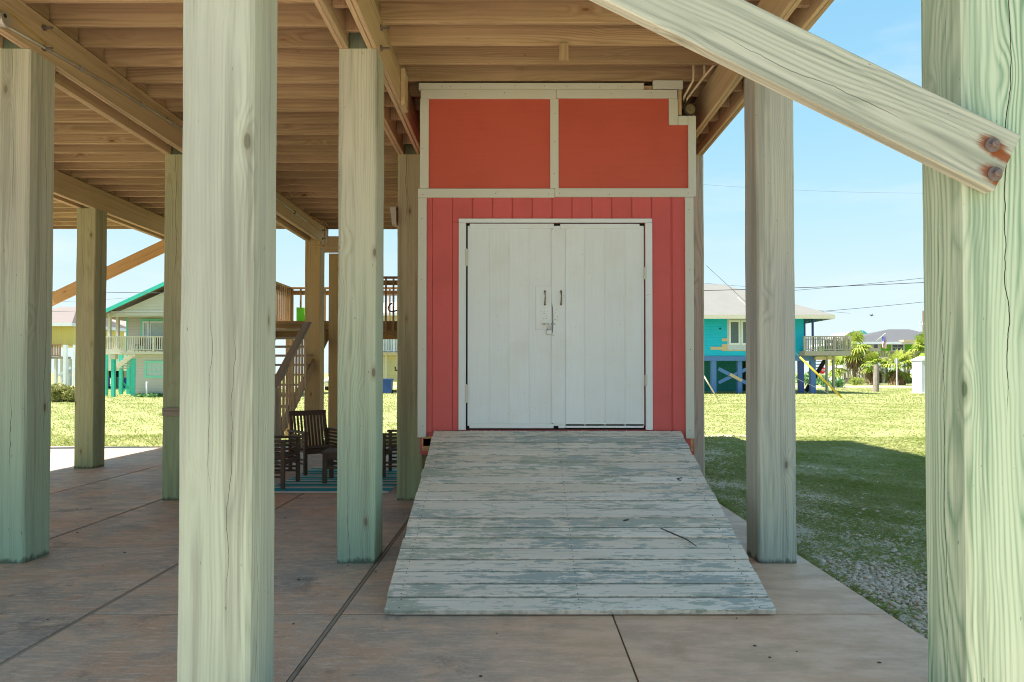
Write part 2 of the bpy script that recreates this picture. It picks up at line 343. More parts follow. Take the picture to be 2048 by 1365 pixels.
# ------------------------------------------------------------------ ground
def ground():
    n = NT('lawn'); M['lawn'] = n.m; p = n.coord('Object'); x, y, z = n.sep(p)
    big = n.noise(p, .35, 5., .6); mid = n.noise(p, 2.6, 5., .65); fine = n.noise(p, 34., 4., .7)
    c = n.mix(n.ramp(mid, .32, .66), (.20, .25, .07), (.33, .32, .14))
    c = n.mix(n.ramp(big, .40, .66, 0., .6), c, (.34, .31, .15))
    c = n.mix(n.ramp(fine, .36, .70, 0., .5), c, (.10, .12, .035))
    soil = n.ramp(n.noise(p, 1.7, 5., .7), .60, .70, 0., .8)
    # sandy, trodden strip beside the slab, its pale colour also lifting the shaded lawn
    wear_lift = n.math('ADD', n.noise(p, 1.1, 6., .7), n.ramp(x, 2.3, 7.5, .13, -.10))
    c = n.mix(n.math('MULTIPLY', n.ramp(wear_lift, .50, .64, 0., .85), n.math('GREATER_THAN', x, 2.)), c, (.60, .50, .36))
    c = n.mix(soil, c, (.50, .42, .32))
    n.col(c); n.rough(.95); n.bump(n.math('ADD', fine, n.math('MULTIPLY', mid, 2.)), .6, .03)
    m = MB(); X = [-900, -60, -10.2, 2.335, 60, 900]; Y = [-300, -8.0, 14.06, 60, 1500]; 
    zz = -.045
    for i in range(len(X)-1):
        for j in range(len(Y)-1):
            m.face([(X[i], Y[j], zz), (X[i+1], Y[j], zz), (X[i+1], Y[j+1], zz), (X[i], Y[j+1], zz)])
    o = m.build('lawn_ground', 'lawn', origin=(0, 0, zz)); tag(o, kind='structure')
    # road beyond the lawn
    n = NT('road'); M['road'] = n.m; n.col(n.mix(n.noise(n.coord(), 3., 5.), (.42, .39, .35), (.30, .28, .25))); n.rough(.9)
    tag(MB().box((-160, 70, -.06), (220, 77, -.02)).build('road', 'road'), kind='structure')
ground()

def concrete():
    n = NT('concrete'); M['concrete'] = n.m
    g = n.t.nodes.new('ShaderNodeNewGeometry').outputs['Position']; r0 = n.rnd(); x, y, z = n.sep(g)
    P = n.comb(x, y, n.math('MULTIPLY', r0, .5))
    big = n.noise(P, .75, 6., .62); mid = n.noise(n.vmul(P, (1.2, 2.8, 1)), 2.2, 7., .70); fine = n.noise(P, 48., 4., .7); str_ = n.noise(n.vmul(P, (3, 15, 1)), 2.2, 6., .72)
    c = n.mix(n.ramp(mid, .38, .60), (.62, .43, .31), (.44, .355, .295))
    c = n.mix(n.ramp(big, .46, .62, 0., .8), c, (.62, .35, .22))
    c = n.mix(n.ramp(n.noise(n.vmul(P, (1, 1, 3)), 1.1, 6., .7), .50, .62, 0., .75), c, (.34, .295, .27))
    c = n.mix(n.ramp(str_, .50, .66, 0., .6), c, (.76, .62, .51))
    c = n.mix(n.ramp(n.noise(P, 1.9, 7., .78), .55, .68, 0., .7), c, (.17, .14, .125))
    c = n.mix(n.ramp(n.noise(P, 3.1, 6., .8), .60, .70, 0., .6), c, (.42, .20, .12))
    c = n.mix(n.ramp(fine, .52, .72, 0., .5), c, (.66, .60, .54))
    c = n.mix(n.ramp(n.noise(P, 140., 2.), .64, .72, 0., .6), c, (.09, .075, .065))
    # east strip painted warmer and paler to offset the blue sky light on it
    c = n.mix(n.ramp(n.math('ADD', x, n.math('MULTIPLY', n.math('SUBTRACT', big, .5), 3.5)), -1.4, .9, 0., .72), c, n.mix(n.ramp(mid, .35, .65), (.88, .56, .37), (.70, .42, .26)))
    n.col(c); n.rough(n.ramp(mid, .3, .7, .48, .70)); n.b.inputs['Specular IOR Level'].default_value = .3
    n.bump(n.math('ADD', fine, n.math('MULTIPLY', mid, 1.5)), .15, .004)
    root = thing('patio_slab', (-3.5, 5, 0), None, None); root['kind'] = 'structure'
    XS = [-10.1, -8.99, -7.42, -5.85, -4.27, -2.70, -1.13, .59, 2.335]; YS = [-7.7, -5.52, -3.88, -2.24, -.60, 1.04, 2.68, 4.32, 5.96, 7.60, 9.24, 10.88, 12.52, 14.04]
    strip = {-5.85, -4.27, -2.70, -1.13}
    for i in range(len(XS)-1):
        for j in range(len(YS)-1):
            ga = .017 if XS[i] in strip else .0045; gb = .017 if XS[i+1] in strip else .0045
            box('slab_panel', (XS[i]+ga, YS[j]+.0075, -.12), (XS[i+1]-gb, YS[j+1]-.0075, random.uniform(-.0015, .0015)), 'concrete', root, bev=.004, axis='z')
    MB().box((-10.09, -7.6, -.13), (2.33, 14.03, -.0055)).build('joint_bed', 'brown_metal', root)
    for x_ in strip: box('joint_strip', (x_-.011, -7.6, -.011), (x_+.011, 14.03, -.003), 'weathered_wood', root, bev=.002)
concrete()

# ------------------------------------------------------------------ the stilt house overhead
PW = .305
ROW = [2.91, 5.45, 8.12, 10.8, 13.5]
CX = {'c1': -1.445, 'c0': -4.235, 'cm': -7.02, 'c2': 1.91, 'cn': -9.98}
ZB0, ZB1, ZJ1 = 4.125, 4.462, 4.735
YF, YBK = 2.42, 14.0
house = thing('beach_house', (-3.7, 8.2, 0), 'raised wooden beach house on tall square timber posts, seen from beneath its floor joists', 'house')
def post_mesh(seed, H, w=PW, ch=.012):
    rnd = random.Random(seed); prof = []
    chs = [ch*rnd.uniform(.4, 1.6) for _ in range(4)]; h = w/2
    for k, (sx, sy) in enumerate(((-1, -1), (1, -1), (1, 1), (-1, 1))):
        a = (sx*h, sy*(h-chs[k])); b = (sx*(h-chs[k]), sy*h)
        prof += [a, b] if k in (0, 2) else [b, a]
    N = 44; v = []; f = []; m = len(prof)
    for i in range(N+1):
        z = H*i/N
        for j, (x, y) in enumerate(prof):
            dx = mnoise.noise(Vector((x*3+seed*7.1, y*3, z*1.6)))*.004+mnoise.noise(Vector((x*9+seed*3.3, y*9, z*9)))*.0014
            dy = mnoise.noise(Vector((x*3-seed*5.7, y*3+9, z*1.6)))*.004
            v.append((x+dx, y+dy, z))
    for i in range(N):
        for j in range(m): f.append((i*m+j, i*m+(j+1) % m, (i+1)*m+(j+1) % m, (i+1)*m+j))
    f.append(tuple(range(m))[::-1]); f.append(tuple(N*m+j for j in range(m)))
    me = bpy.data.meshes.new('post'); me.from_pydata(v, [], f); me.update(); return me
def post(col, row, mat, seed, w=PW):
    x = CX[col]; y = ROW[row]
    o = mesh_obj('post', post_mesh(seed, ZB0, w), mat, house, Matrix.Translation((x+w/2, y+w/2, 0)))
    # notched head: the tongue that stands between the two beams
    box('post_head', (x+.078, y+.006, ZB0), (x+w-.078, y+w-.006, ZB1-.002), mat, house, axis='z', bev=.004)
    return o
post('c1', 0, 'post_wood', 1); post('c2', 0, 'post_mint', 2)
post('c0', 1, 'post_green', 3); post('c1', 1, 'post_green', 4); post('c2', 1, 'post_grey', 5)
post('c0', 2, 'post_olive', 6); post('c1', 2, 'post_olive', 7); post('c2', 2, 'post_brown', 8)
post('cm', 3, 'post_olive', 9); post('c0', 4, 'post_tan', 10); post('cm', 4, 'post_tan', 11); post('cn', 4, 'post_tan', 12)
post('c0', 0, 'post_wood', 13); post('cm', 2, 'post_olive', 14); post('cm', 1, 'post_wood', 15); post('cn', 2, 'post_olive', 16); post('c2', 4, 'post_tan', 17); post('c1', 4, 'post_tan', 18); post('cm', 0, 'post_wood', 19); post('cn', 0, 'post_wood', 20)
# beams: two doubled planks let into each side of the posts
for ci, (c, x) in enumerate(CX.items()):
    for (a, b) in ((0, .0375), (.039, .0765), (PW-.0765, PW-.039), (PW-.0375, PW)):
        cuts = [YF, ROW[1]+.15+(.0 if a < .1 else 2.67), YBK]
        for y0, y1 in zip(cuts, cuts[1:]):
            dz = random.uniform(-.004, .004)
            box('beam', (x+a+.001, y0+.001, ZB0+.001+dz), (x+b-.001, y1-.001, ZB1-.002), 'beam_wood', house, axis='y', bev=.004)
# joists across the beams
JY = []
y = 5.70-.3785*8
while y < YBK-.05: JY.append(y); y += .3785
JY.append(YBK-.04)
XL, XR = CX['cn'], CX['c2']+PW
laps = [CX['cn'], CX['cm']+.02, CX['c0']+.1, CX['c1']+.1, XR]
for k, y in enumerate(JY):
    for s, (x0, x1) in enumerate(((XL, CX['c0']+.18), (CX['c0']+.02, CX['c1']+.22), (CX['c1']+.03, XR))):
        yy = y+(.039 if s == 1 else 0)
        if k == len(JY)-1: yy = y; x0 += .02 if s else 0
        if k == len(JY)-1 and s: x0 = (CX['c0']+.181 if s == 1 else CX['c1']+.221)
        dz = random.uniform(-.003, .003)
        box('joist', (x0, yy+.0005, ZB1+.001+dz), (x1, yy+.0375, ZJ1), 'joist_wood', house, axis='x', bev=.003)
# solid blocking between joists above each beam line
for c in ('c1', 'c0', 'cm', 'c2'):
    for k in range(len(JY)-1):
        if k % 1 == 0 and JY[k] > 4.5:
            x = CX[c]+PW-.06 if c != 'c2' else CX[c]+.16
            o = .0775 if c in ('c1', 'c0') else .0375
            if JY[k+1]-JY[k] > .2: box('blocking', (x, JY[k]+o+.001, ZB1+.02), (x+.037, JY[k+1]-.001, ZJ1-.002), 'joist_wood', house, axis='y')
for c in ('c1', 'c0', 'cm', 'c2'):
    for k, y in enumerate(JY[:-1]):
        yy = y+.012
        if any(r_-.045 < yy < r_+PW+.006 for r_ in ROW): continue
        box('blocking', (CX[c]+.0785, yy, ZB0+.085+random.uniform(-.006, .006)), (CX[c]+PW-.0785, yy+.038, ZB1-.004), 'joist_wood', house, axis='z')
MB().box((XL, YF, ZJ1+.001), (XR, YBK, ZJ1+.03)).build('subfloor', 'joist_wood', house)
box('rim_board', (XR+.001, YF, ZB1+.002), (XR+.038, YBK, ZJ1+.03), 'beam_wood', house, axis='y')
# storey above and hipped roof (they shade the place)
WZ = 7.25
for nm, lo, hi in (('wall', (XL, YF, ZJ1+.032), (XR, YF+.15, WZ)), ('wall', (XL, YBK-.15, ZJ1+.032), (XR, YBK, WZ)), ('wall', (XL, YF+.151, ZJ1+.032), (XL+.15, YBK-.151, WZ)), ('wall', (XR-.15, YF+.151, ZJ1+.032), (XR, YBK-.151, WZ))):
    box(nm, lo, hi, 'house_upper', house, bev=0)
ov = .45; ym = (YF+YBK)/2; a = (XL-ov, YF-ov+.3); b = (XR+ov, YBK+ov+.5)
rm = MB(); xa, xb = XL+4.2, XR-4.2; zt = 9.4
c4 = [(a[0], a[1], WZ), (b[0], a[1], WZ), (b[0], b[1], WZ), (a[0], b[1], WZ)]; r1, r2 = (xa, ym, zt), (xb, ym, zt)
rm.face([c4[0], c4[1], r2, r1]); rm.face([c4[1], c4[2], r2]); rm.face([c4[2], c4[3], r1, r2]); rm.face([c4[3], c4[0], r1]); rm.face(c4[::-1])
rm.build('roof', 'shingle_grey', house)
# front brace with rusty bolts
BP = at(2006, 331, 2.87); BQ = Vector((-1.5, 2.87, 0))
slope = (at(1330, 0, 2.87).z-BP.z)/(at(1330, 0, 2.87).x-BP.x); BQ.z = BP.z+slope*(BQ.x-BP.x)
bn = NT('rusty_brace'); M['rusty_brace'] = bn.m
def rusty_brace():
    src = M['brace_wood']; m = src.copy(); m.name = 'rusty_brace'; M['rusty_brace'] = m; t = m.node_tree
    b_ = [q for q in t.nodes if q.type == 'BSDF_PRINCIPLED'][0]; old = b_.inputs['Base Color'].links[0].from_socket
    n = NT.__new__(NT); n.m = m; n.t = t; n.b = b_
    u, v, w = n.sep(n.coord()); c = old
    L = (BQ-BP).length
    for (bw, bh) in BOLTS:
        du = n.math('SUBTRACT', u, bh); dw = n.math('SUBTRACT', w, bw)
        nz = n.math('MULTIPLY', n.math('SUBTRACT', n.noise(n.comb(n.math('MULTIPLY', u, 130), 1., n.math('MULTIPLY', w, 9)), 1., 3., .7), .5), .06)
        e1 = n.math('ADD', n.math('SQRT', n.math('ADD', n.math('MULTIPLY', n.math('MULTIPLY', dw, dw), .5), n.math('MULTIPLY', n.math('MULTIPLY', du, du), 1.6))), nz)
        k = n.ramp(e1, .028, .060, .95, 0.); c = n.mix(k, c, (.19, .06, .022))
        # run of rust following the grain to the end of the plank
        dr = n.math('ABSOLUTE', n.math('ADD', n.math('ADD', du, -.022), n.math('MULTIPLY', n.math('SUBTRACT', n.noise(n.comb(3., 7., n.math('MULTIPLY', w, 12))), .5), .03)))
        run = n.math('MULTIPLY', n.ramp(dr, .010, .030, .92, 0.), n.ramp(dw, -.0, .02, 0., 1.))
        c = n.mix(run, c, (.21, .06, .016))
    t.links.new(c, b_.inputs['Base Color'])
# local frame of the brace: z along BQ->BP, x across (in the picture plane), y to the back
zdir = (BP-BQ).normalized(); Lb = (BP-BQ).length
BW = .262; BT = .062
bo = bar('brace', BQ, BP, BW, BT, 'brace_wood', house, up=(0, 1, 0), bev=.005)
MBR = wmat(bo)
BOLTS = []
for (bx, by) in ((1984, 291), (1989, 349)):
    q = MBR.inverted() @ at(bx, by, 2.87-BT/2); BOLTS.append((q.z, q.x))
rusty_brace(); bo.material_slots[0].link = 'OBJECT'; bo.material_slots[0].material = M['rusty_brace']
nr = NT('rusty_iron'); M['rusty_iron'] = nr.m; nr.col(nr.mix(nr.noise(nr.coord(), 60., 4., .7), (.10, .075, .07), (.26, .22, .22))); nr.rough(.6); nr.b.inputs['Metallic'].default_value = .4; nr.bump(nr.noise(nr.coord(), 120, 3.), .5, .004)
def bolt(p, parent, r=.019, nrm=(0, -1, 0), proud=.016, mat='rusty_iron', wc=True):
    n_ = Vector(nrm); m = MB(); p = Vector(p)
    m.tube([p, p+n_*.005], r, 14); m.tube([p+n_*.004+Vector((.004, 0, .002)), p+n_*(.004+proud*.8)+Vector((.004, 0, .002)), p+n_*(.004+proud)+Vector((.004, 0, .002))], [r*.56, r*.52, r*.38], 8)
    return m.build('bolt', mat, parent, wc)
for (bx, by) in ((1984, 291), (1989, 349)): bolt(at(bx, by, 2.87-BT/2-.001), bo, .031, proud=.022)
# far brace at the back row, left
box_ = bar('brace', (CX['cm']+.1, ROW[4]-.03, 4.06), (CX['cn']+.05, ROW[4]-.03, 2.62), .24, .04, 'brace_tan', house, up=(0, 1, 0))
# bolts with long rusty ends through the beams
for (c, r_) in (('c0', 1), ('c1', 1), ('c1', 0), ('c0', 2), ('c1', 2), ('c0', 4)):
    xb = CX[c]+PW; yb = ROW[r_]+.15
    for zz in (4.20, 4.37):
        m = MB(); m.tube([(xb, yb, zz), (xb+.012, yb, zz)], .026, 8); m.tube([(xb, yb, zz), (xb+.075, yb, zz)], .010, 8)
        m.build('bolt', 'rusty_iron', house)
# loose blocks and scraps of lumber under the floor
box('scrap_block', at(1118, 86, 6.03)-Vector((0, .01, 0)), at(1137, 120, 6.03)+Vector((0, .03, 0)), 'joist_wood', house, axis='z')
box('cleat', (CX['c1']+PW+.001, 6.55, 4.10), (CX['c1']+PW+.04, 6.74, 4.46), 'beam_wood', house, axis='y')
box('cleat', at(558, 243, 9.3)-Vector((0, .0, 0)), at(596, 263, 9.3)+Vector((0, .12, 0)), 'post_olive', house, axis='x')
box('cleat', at(326, 816, 8.09)-Vector((0, .02, 0)), at(362, 832, 8.09)+Vector((0, .012, 0)), 'weathered_wood', house, axis='x')
box('cleat', (CX['c1']+.02, YBK-.1, 4.0), (CX['c1']+.06, YBK-.06, 4.3), 'joist_wood', house)
# second post and header of the back porch, just behind the last row
box('post', (-3.86-.19+.06, 14.32, 0), (-3.80+.06, 14.52, 4.02), 'post_tan', house, axis='z', bev=.006)
box('header', (-4.35, 14.2, 4.03), (-3.62, 14.30, 4.36), 'beam_wood', house, axis='x')
for zz in (4.12, 4.28): bolt((-3.69, 14.199, zz), house, .03, proud=.05)

# ------------------------------------------------------------------ pipes, lamp and wiring hung under the floor
cb = thing('electrical_conduit', at(15, 38, 5.1), 'grey metal conduit with round junction box clipped along the left beam', 'conduit')
xf = CX['c0']+PW
jb = at(18, 40, 5.12); jb.x = xf+.03
p2 = at(366, 256, 7.85); p2.x = xf+.012
tube('conduit_pipe', [jb+Vector((-.018, .04, -.02)), (p2+jb)/2+Vector((-.0, .0, .0)), p2, p2+(p2-jb)*.25], .011, 'galvanised', cb)
MB().tube([jb+Vector((-.03, 0, 0)), jb+Vector((.03, 0, 0))], .055, 18).build('junction_box', 'galvanised', cb)
MB().tube([jb+Vector((.030, -.02, .02)), jb+Vector((.032, -.02, .02))], .016, 8).build('knockout', 'black_metal', cb)
tube('wire', [jb+Vector((.0, .03, .05)), jb+Vector((-.01, .12, .10)), jb+Vector((-.02, .3, .08)), jb+Vector((-.02, .5, .06))], .004, 'yellow_wire', cb)
for t_ in (.35, .7, .95):
    q = jb.lerp(p2, t_); box('strap', (xf+.0005, q.y-.012, q.z-.025), (xf+.027, q.y+.012, q.z+.025), 'galvanised', cb)
c2 = thing('electrical_conduit', at(190, 250, 9), 'thin conduit with a white lamp socket crossing the joists in the left bay', 'conduit')
tube('conduit_pipe', [at(190, 246, 9.0), at(243, 243, 9.0), at(262, 258, 9.2), at(320, 290, 10.4)], .011, 'galvanised', c2)
MB().tube([at(185, 247, 9.0), at(192, 250, 8.96)], [.035, .025], 12).build('lamp_socket', 'white_far', c2)
c3 = thing('electrical_conduit', (CX['c0']+PW, 10, 4.3), 'thin grey conduit on the far beam above the patio chairs', 'conduit')
tube('conduit_pipe', [(CX['c0']+PW+.011, 9.2, 4.335), (CX['c0']+PW+.011, 12.6, 4.31)], .011, 'galvanised', c3)
for y_ in (9.9, 11.9): box('strap', (CX['c0']+PW+.0005, y_-.012, 4.29), (CX['c0']+PW+.025, y_+.012, 4.35), 'black_metal', c3)
tag(tube('wood_conduit', [at(120, 256, 9.6), at(260, 258, 9.6)], .014, 'pvc'), 'straight tan plastic pipe under the joists in the left bay', 'pipe')
c4_ = thing('water_pipe', (-3.8, 13.4, 4.4), 'pair of bent copper pipes dropping past the far post head', 'pipe')
for k in (0, 1):
    x0 = -3.84+k*.06
    tube('pipe_run', [(x0-.25, 12.4-.1*k, 4.455), (x0, 13.3, 4.44), (x0+.02, 13.42, 4.40), (x0+.02, 13.42, 4.06), (x0-.06, 13.42, 4.0), (x0-.2, 13.42, 4.0)], .014, 'copper', c4_)
c5 = thing('water_pipe', at(1400, 150, 6.6), 'cluster of pale bent plastic pipes beside the shed roof corner', 'pipe')
tube('pipe_run', [at(1387, 100, 6.62), at(1387, 154, 6.62), at(1386, 162, 6.62), at(1369, 193, 6.75), at(1366, 205, 6.95)], .0115, 'pvc', c5)
tube('pipe_run', [at(1408, 100, 6.62), at(1409, 148, 6.64), at(1407, 155, 6.64), at(1375, 197, 6.80), at(1372, 206, 6.98)], .0115, 'pvc', c5)
tube('pipe_run', [at(1470, 60, 6.3), at(1428, 131, 6.55), at(1409, 153, 6.63), at(1392, 176, 6.75)], .012, 'pvc', c5)
dp = thing('drain_pipe', at(1380, 220, 6.8), 'dark drain pipe end with square cleanout plug in shed corner', 'pipe')
q = at(1381, 218, 6.80)
MB().tube([q+Vector((0, .9, .03)), q+Vector((0, .02, 0))], .062, 20).build('pipe_run', 'black_cap', dp, smooth=False)
MB().tube([q+Vector((0, .03, 0)), q], [.052, .046], 20).build('collar', 'old_cap', dp)
MB().tube([q+Vector((0, .0, 0)), q+Vector((.0, -.022, .0))], [.026, .022], 4).build('plug', 'old_cap', dp)
fl = thing('flood_lamp', at(786, 440, 8.1), 'small grey flood lamp fixed to the post beside the shed', 'lamp')
a0 = at(784, 421, 8.2); a1 = at(794, 455, 8.2)
MB().prism([(a0.x, 8.05, a0.z), (a1.x+.01, 8.05, a0.z+.01), (a1.x+.02, 8.05, a1.z), (a0.x+.03, 8.05, a1.z)], (0, .13, 0)).build('housing', 'lamp_grey', fl)
box('bracket', (a1.x+.012, 8.13, a0.z-.02), (CX['c1']-.002, 8.24, a0.z+.04), 'black_metal', fl)

# ------------------------------------------------------------------ the red shed
SD = 6.82
def sp(x, y, d=SD): return at(x, y, d)
shed = thing('storage_shed', (.385, 8.0, 0), 'salmon red storage shed with cream trim and white double doors under the house', 'shed')
def srect(name, x0, y0, x1, y1, t0, t1, mat, axis=None, bev=.003, parent=None):
    a = sp(x0, y0); b = sp(x1, y1)
    return box(name, (a.x, SD-t1, b.z), (b.x, SD-t0, a.z), mat, parent or shed, axis=axis, bev=bev)
# body
L_, R_ = sp(840, 300).x, sp(1388, 300).x; zt, zn = sp(0, 190).z, sp(0, 243).z; zb = .70
xn = sp(1350, 220).x
for lo, hi in (((L_+.01, SD+.002, zb), (xn, SD+.05, zt)), ((xn+.001, SD+.002, zb), (R_-.01, SD+.05, zn)), ((L_+.01, SD+.051, zb), (L_+.06, 10.6, zt)), ((R_-.06, SD+.051, zb), (R_-.01, 10.6, zn)), ((L_+.061, 10.55, zb), (R_-.061, 10.6, zn))):
    MB().box(lo, hi).build('wall', 'red_siding', shed)
MB().box((L_+.02, SD+.05, zt+.001), (xn, 10.6, zt+.02)).build('roof_board', 'joist_wood', shed); MB().box((xn+.001, SD+.05, zn+.001), (R_, 10.6, zn+.02)).build('roof_board', 'joist_wood', shed)
box('floor_frame', (L_+.03, SD-.004, .735), (R_-.02, 10.5, .88), 'brace_tan', shed, axis='x')
for xs in (L_+.12, R_-.25):
    for ys in (7.0, 8.7, 10.3): box('pier', (xs, ys, 0), (xs+.14, ys+.14, .735), 'post_grey', shed, axis='z')
# upper panels
srect('siding_panel', 852, 195, 1109, 385, -.002, .010, 'red_panel', 'z'); 
a = sp(1109.6, 195); m = MB()
pts = [sp(*q) for q in ((1109.6, 385), (1380, 385), (1380, 246), (1345, 246), (1345, 195), (1109.6, 195))]
m.prism([(q.x, SD-.010, q.z) for q in pts], (0, .012, 0)).build('siding_panel', 'red_panel', shed)
# lower siding boards, each with a groove beside it
edges = [853, 865, 905, 945, 985, 1025, 1064.5, 1104, 1143.5, 1183.5, 1223, 1263, 1302.5, 1343, 1382]
for x0, x1 in zip(edges, edges[1:]):
    yb_ = 862 if x1 < 1340 else 899
    if x1 <= 920 or x0 >= 1300: segs = [(390, yb_ if x1 > 1340 else 866)]
    elif x0 < 920: srect('siding_board', x0+.7, 390, x1-.7, 445, -.002, .010, 'red_siding', 'z', .004); srect('siding_board', x0+.7, 445.2, 922, 866, -.002, .010, 'red_siding', 'z', .004); continue
    elif x1 > 1302: srect('siding_board', x0+.7, 390, x1-.7, 445, -.002, .010, 'red_siding', 'z', .004); continue
    else: segs = [(390, 446)]
    for (y0, y1) in segs: srect('siding_board', x0+.7, y0, x1-.7, y1, -.002, .010, 'red_siding', 'z', .004)
srect('siding_board', 1300, 446, 1305, 860, -.002, .009, 'red_siding', 'z')
# trim boards
T = 'white_trim'
for (x0, y0, x1, y1) in ((838, 168, 1287, 181.5),): srect('trim_board', x0, y0, x1, y1, -.03, .024, T, 'x')
srect('trim_board', 842, 182, 1112, 200, .011, .030, T, 'x'); srect('trim_board', 1112.4, 182, 1353.5, 199, .011, .030, T, 'x')
srect('trim_board', 1305, 163, 1365, 180, -.03, .026, T, 'x')
srect('trim_board', 841, 200.4, 858, 378.6, .011, .029, T, 'z'); srect('trim_board', 1100, 200.4, 1117, 378.6, .011, .029, T, 'z')
srect('trim_board', 837, 379, 1109, 397, .011, .031, T, 'x'); srect('trim_board', 1109.4, 378.4, 1386, 396, .011, .031, T, 'x')
srect('trim_board', 837, 397.4, 853, 875, .011, .030, T, 'z'); srect('trim_board', 1368.5, 396.4, 1387.5, 877, .011, .030, T, 'z')
srect('trim_board', 1336.5, 199.4, 1354.5, 252, .011, .030, T, 'z'); srect('trim_board', 1355, 234, 1374.4, 252, .011, .030, T, 'x'); srect('trim_board', 1374.8, 234, 1391, 394, .011, .0295, T, 'z')
srect('stub', 1356, 180.5, 1363.5, 231, -.06, .0, 'beam_wood', 'z')
srect('stub', 1287.4, 172, 1304.6, 181.5, -.03, .005, 'joist_wood', 'x')
srect('kick_board', 846, 877, 872, 893, -.03, .004, 'brace_tan', 'x')
# door frame
D = 'white_door'
srect('door_casing', 918, 439, 1303, 447, .011, .036, D, 'x'); srect('door_casing', 918, 447.3, 932, 860, .011, .035, D, 'z'); srect('door_casing', 1289.5, 447.3, 1304.5, 860, .011, .035, D, 'z')
srect('door_recess', 932, 447, 1290, 860, -.004, -.001, 'dark_gap')
DB = 1
def leaf(name, xs, y0, y1, label):
    d = thing(name, (0, 0, 0), None, None); d.parent = shed; d.location = Vector((sp(xs[0], 0).x, SD, .95))-shed.location 
    if label: d['label'] = label
    srect('door_back', xs[0]+.4, y0+.5, xs[-1]-.4, y1-.5, .0, .0165, D, 'z', .002, d)
    for a_, b_ in zip(xs, xs[1:]): srect('door_board', a_+.3, y0, b_-.3, y1, .0167, .020, D, 'z', .0015, d)
    return d
dl = leaf('door', [935.5, 978.5, 1018, 1058, 1104], 453, 852, 'left shed door with plywood lock plate')
dr = leaf('door', [1104.5, 1130, 1169, 1209, 1249, 1288.3], 453, 852, 'right shed door with overlapping meeting strip')
srect('rail', 940, 449, 1107.5, 458.5, .0205, .034, D, 'x', .003, dl); srect('rail', 939, 847.5, 1107, 856.5, .0205, .032, D, 'x', .003, dl)
srect('rail', 1120, 449.5, 1278, 458.5, .0205, .034, D, 'x', .003, dr); srect('rail', 1130, 848, 1287, 856, .004, .0200, D, 'x', .003, dr)
srect('rail', 1116.5, 848.5, 1129.6, 856.5, .004, .026, D, 'x', .003, dr)
# meeting strip with a bowed edge
m = MB(); pr = []
for k in range(41):
    yy = 461+(846-461)*k/40; bow = 0
    if 570 < yy < 672: bow = 5.0*math.exp(-((yy-638)/24.)**2)
    pr.append((1103+bow+.4*math.sin(yy*.05), yy))
q_ = [sp(x_, y_) for x_, y_ in pr]+[sp(1129.5, 846), sp(1129.5, 461)]
m.prism([(v.x, SD-.036, v.z) for v in q_], (0, .0155, 0)).build('meeting_strip', D, dr)
srect('lock_plate', 1070.5, 573, 1103, 660.5, .0205, .030, D, 'z', .004, dl)
for (xx, par, t0) in ((1089.5, dl, .030), (1121.5, dr, .036)):
    a = sp(xx, 584); b = sp(xx, 610); y0 = SD-t0
    pts = [Vector((a.x, y0, a.z)), Vector((a.x, y0-.02, a.z-.008)), Vector((a.x+.001, y0-.034, a.z-.03)), Vector((a.x+.002, y0-.036, (a.z+b.z)/2)), Vector((b.x, y0-.034, b.z+.03)), Vector((b.x, y0-.02, b.z+.008)), Vector((b.x, y0, b.z))]
    h = MB().tube(pts, .0065, 8).build('handle', 'brass_old', par, smooth=True)
    for e in (a, b): MB().tube([Vector((e.x, y0+.001, e.z)), Vector((e.x, y0-.003, e.z))], .011, 10).build('rose', 'brass_old', h)
hs = MB(); z0 = sp(0, 649).z
hs.tube([(sp(1083, 0).x, SD-.042, z0), (sp(1106, 0).x, SD-.042, z0)], .006, 8)
for xx in (1083, 1092, 1099, 1108): hs.tube([(sp(xx, 0).x, SD-.030, z0), (sp(xx, 0).x, SD-.050, z0)], .011, 6)
hs.box((sp(1087, 0).x, SD-.034, z0-.045), (sp(1097, 0).x, SD-.031, z0+.012)); hs.build('hasp', 'steel_lock', dl)
pk = thing('padlock', sp(1098, 668)-Vector((0, .05, 0)), 'small steel padlock hanging from the hasp of the white shed doors', 'padlock')
b0 = sp(1093, 661); b1 = sp(1103, 670); box('lock_body', (b0.x, SD-.062, b1.z), (b1.x, SD-.038, b0.z), 'steel_lock', pk, bev=.004)
xc = (b0.x+b1.x)/2; tube('shackle', [(xc-.016, SD-.05, b0.z-.002), (xc-.016, SD-.05, b0.z+.026), (xc-.008, SD-.05, b0.z+.038), (xc+.008, SD-.05, b0.z+.038), (xc+.016, SD-.05, b0.z+.026), (xc+.016, SD-.05, b0.z-.002)], .0045, 'steel_lock', pk)
for (xx, y0, y1, par) in ((933.5, 500, 533, dl), (933.5, 770, 805, dl), (1289, 536, 560, dr), (1290.5, 750, 772, dr)):
    a = sp(xx-3, y0); b = sp(xx+3, y1); box('hinge', (a.x, SD-.039, b.z), (b.x, SD-.0355, a.z), 'white_trim', par, axis='z')
    MB().tube([(a.x+.016, SD-.041, b.z-.004), (a.x+.016, SD-.041, a.z+.004)], .006, 8).build('hinge_pin', 'white_trim', par)
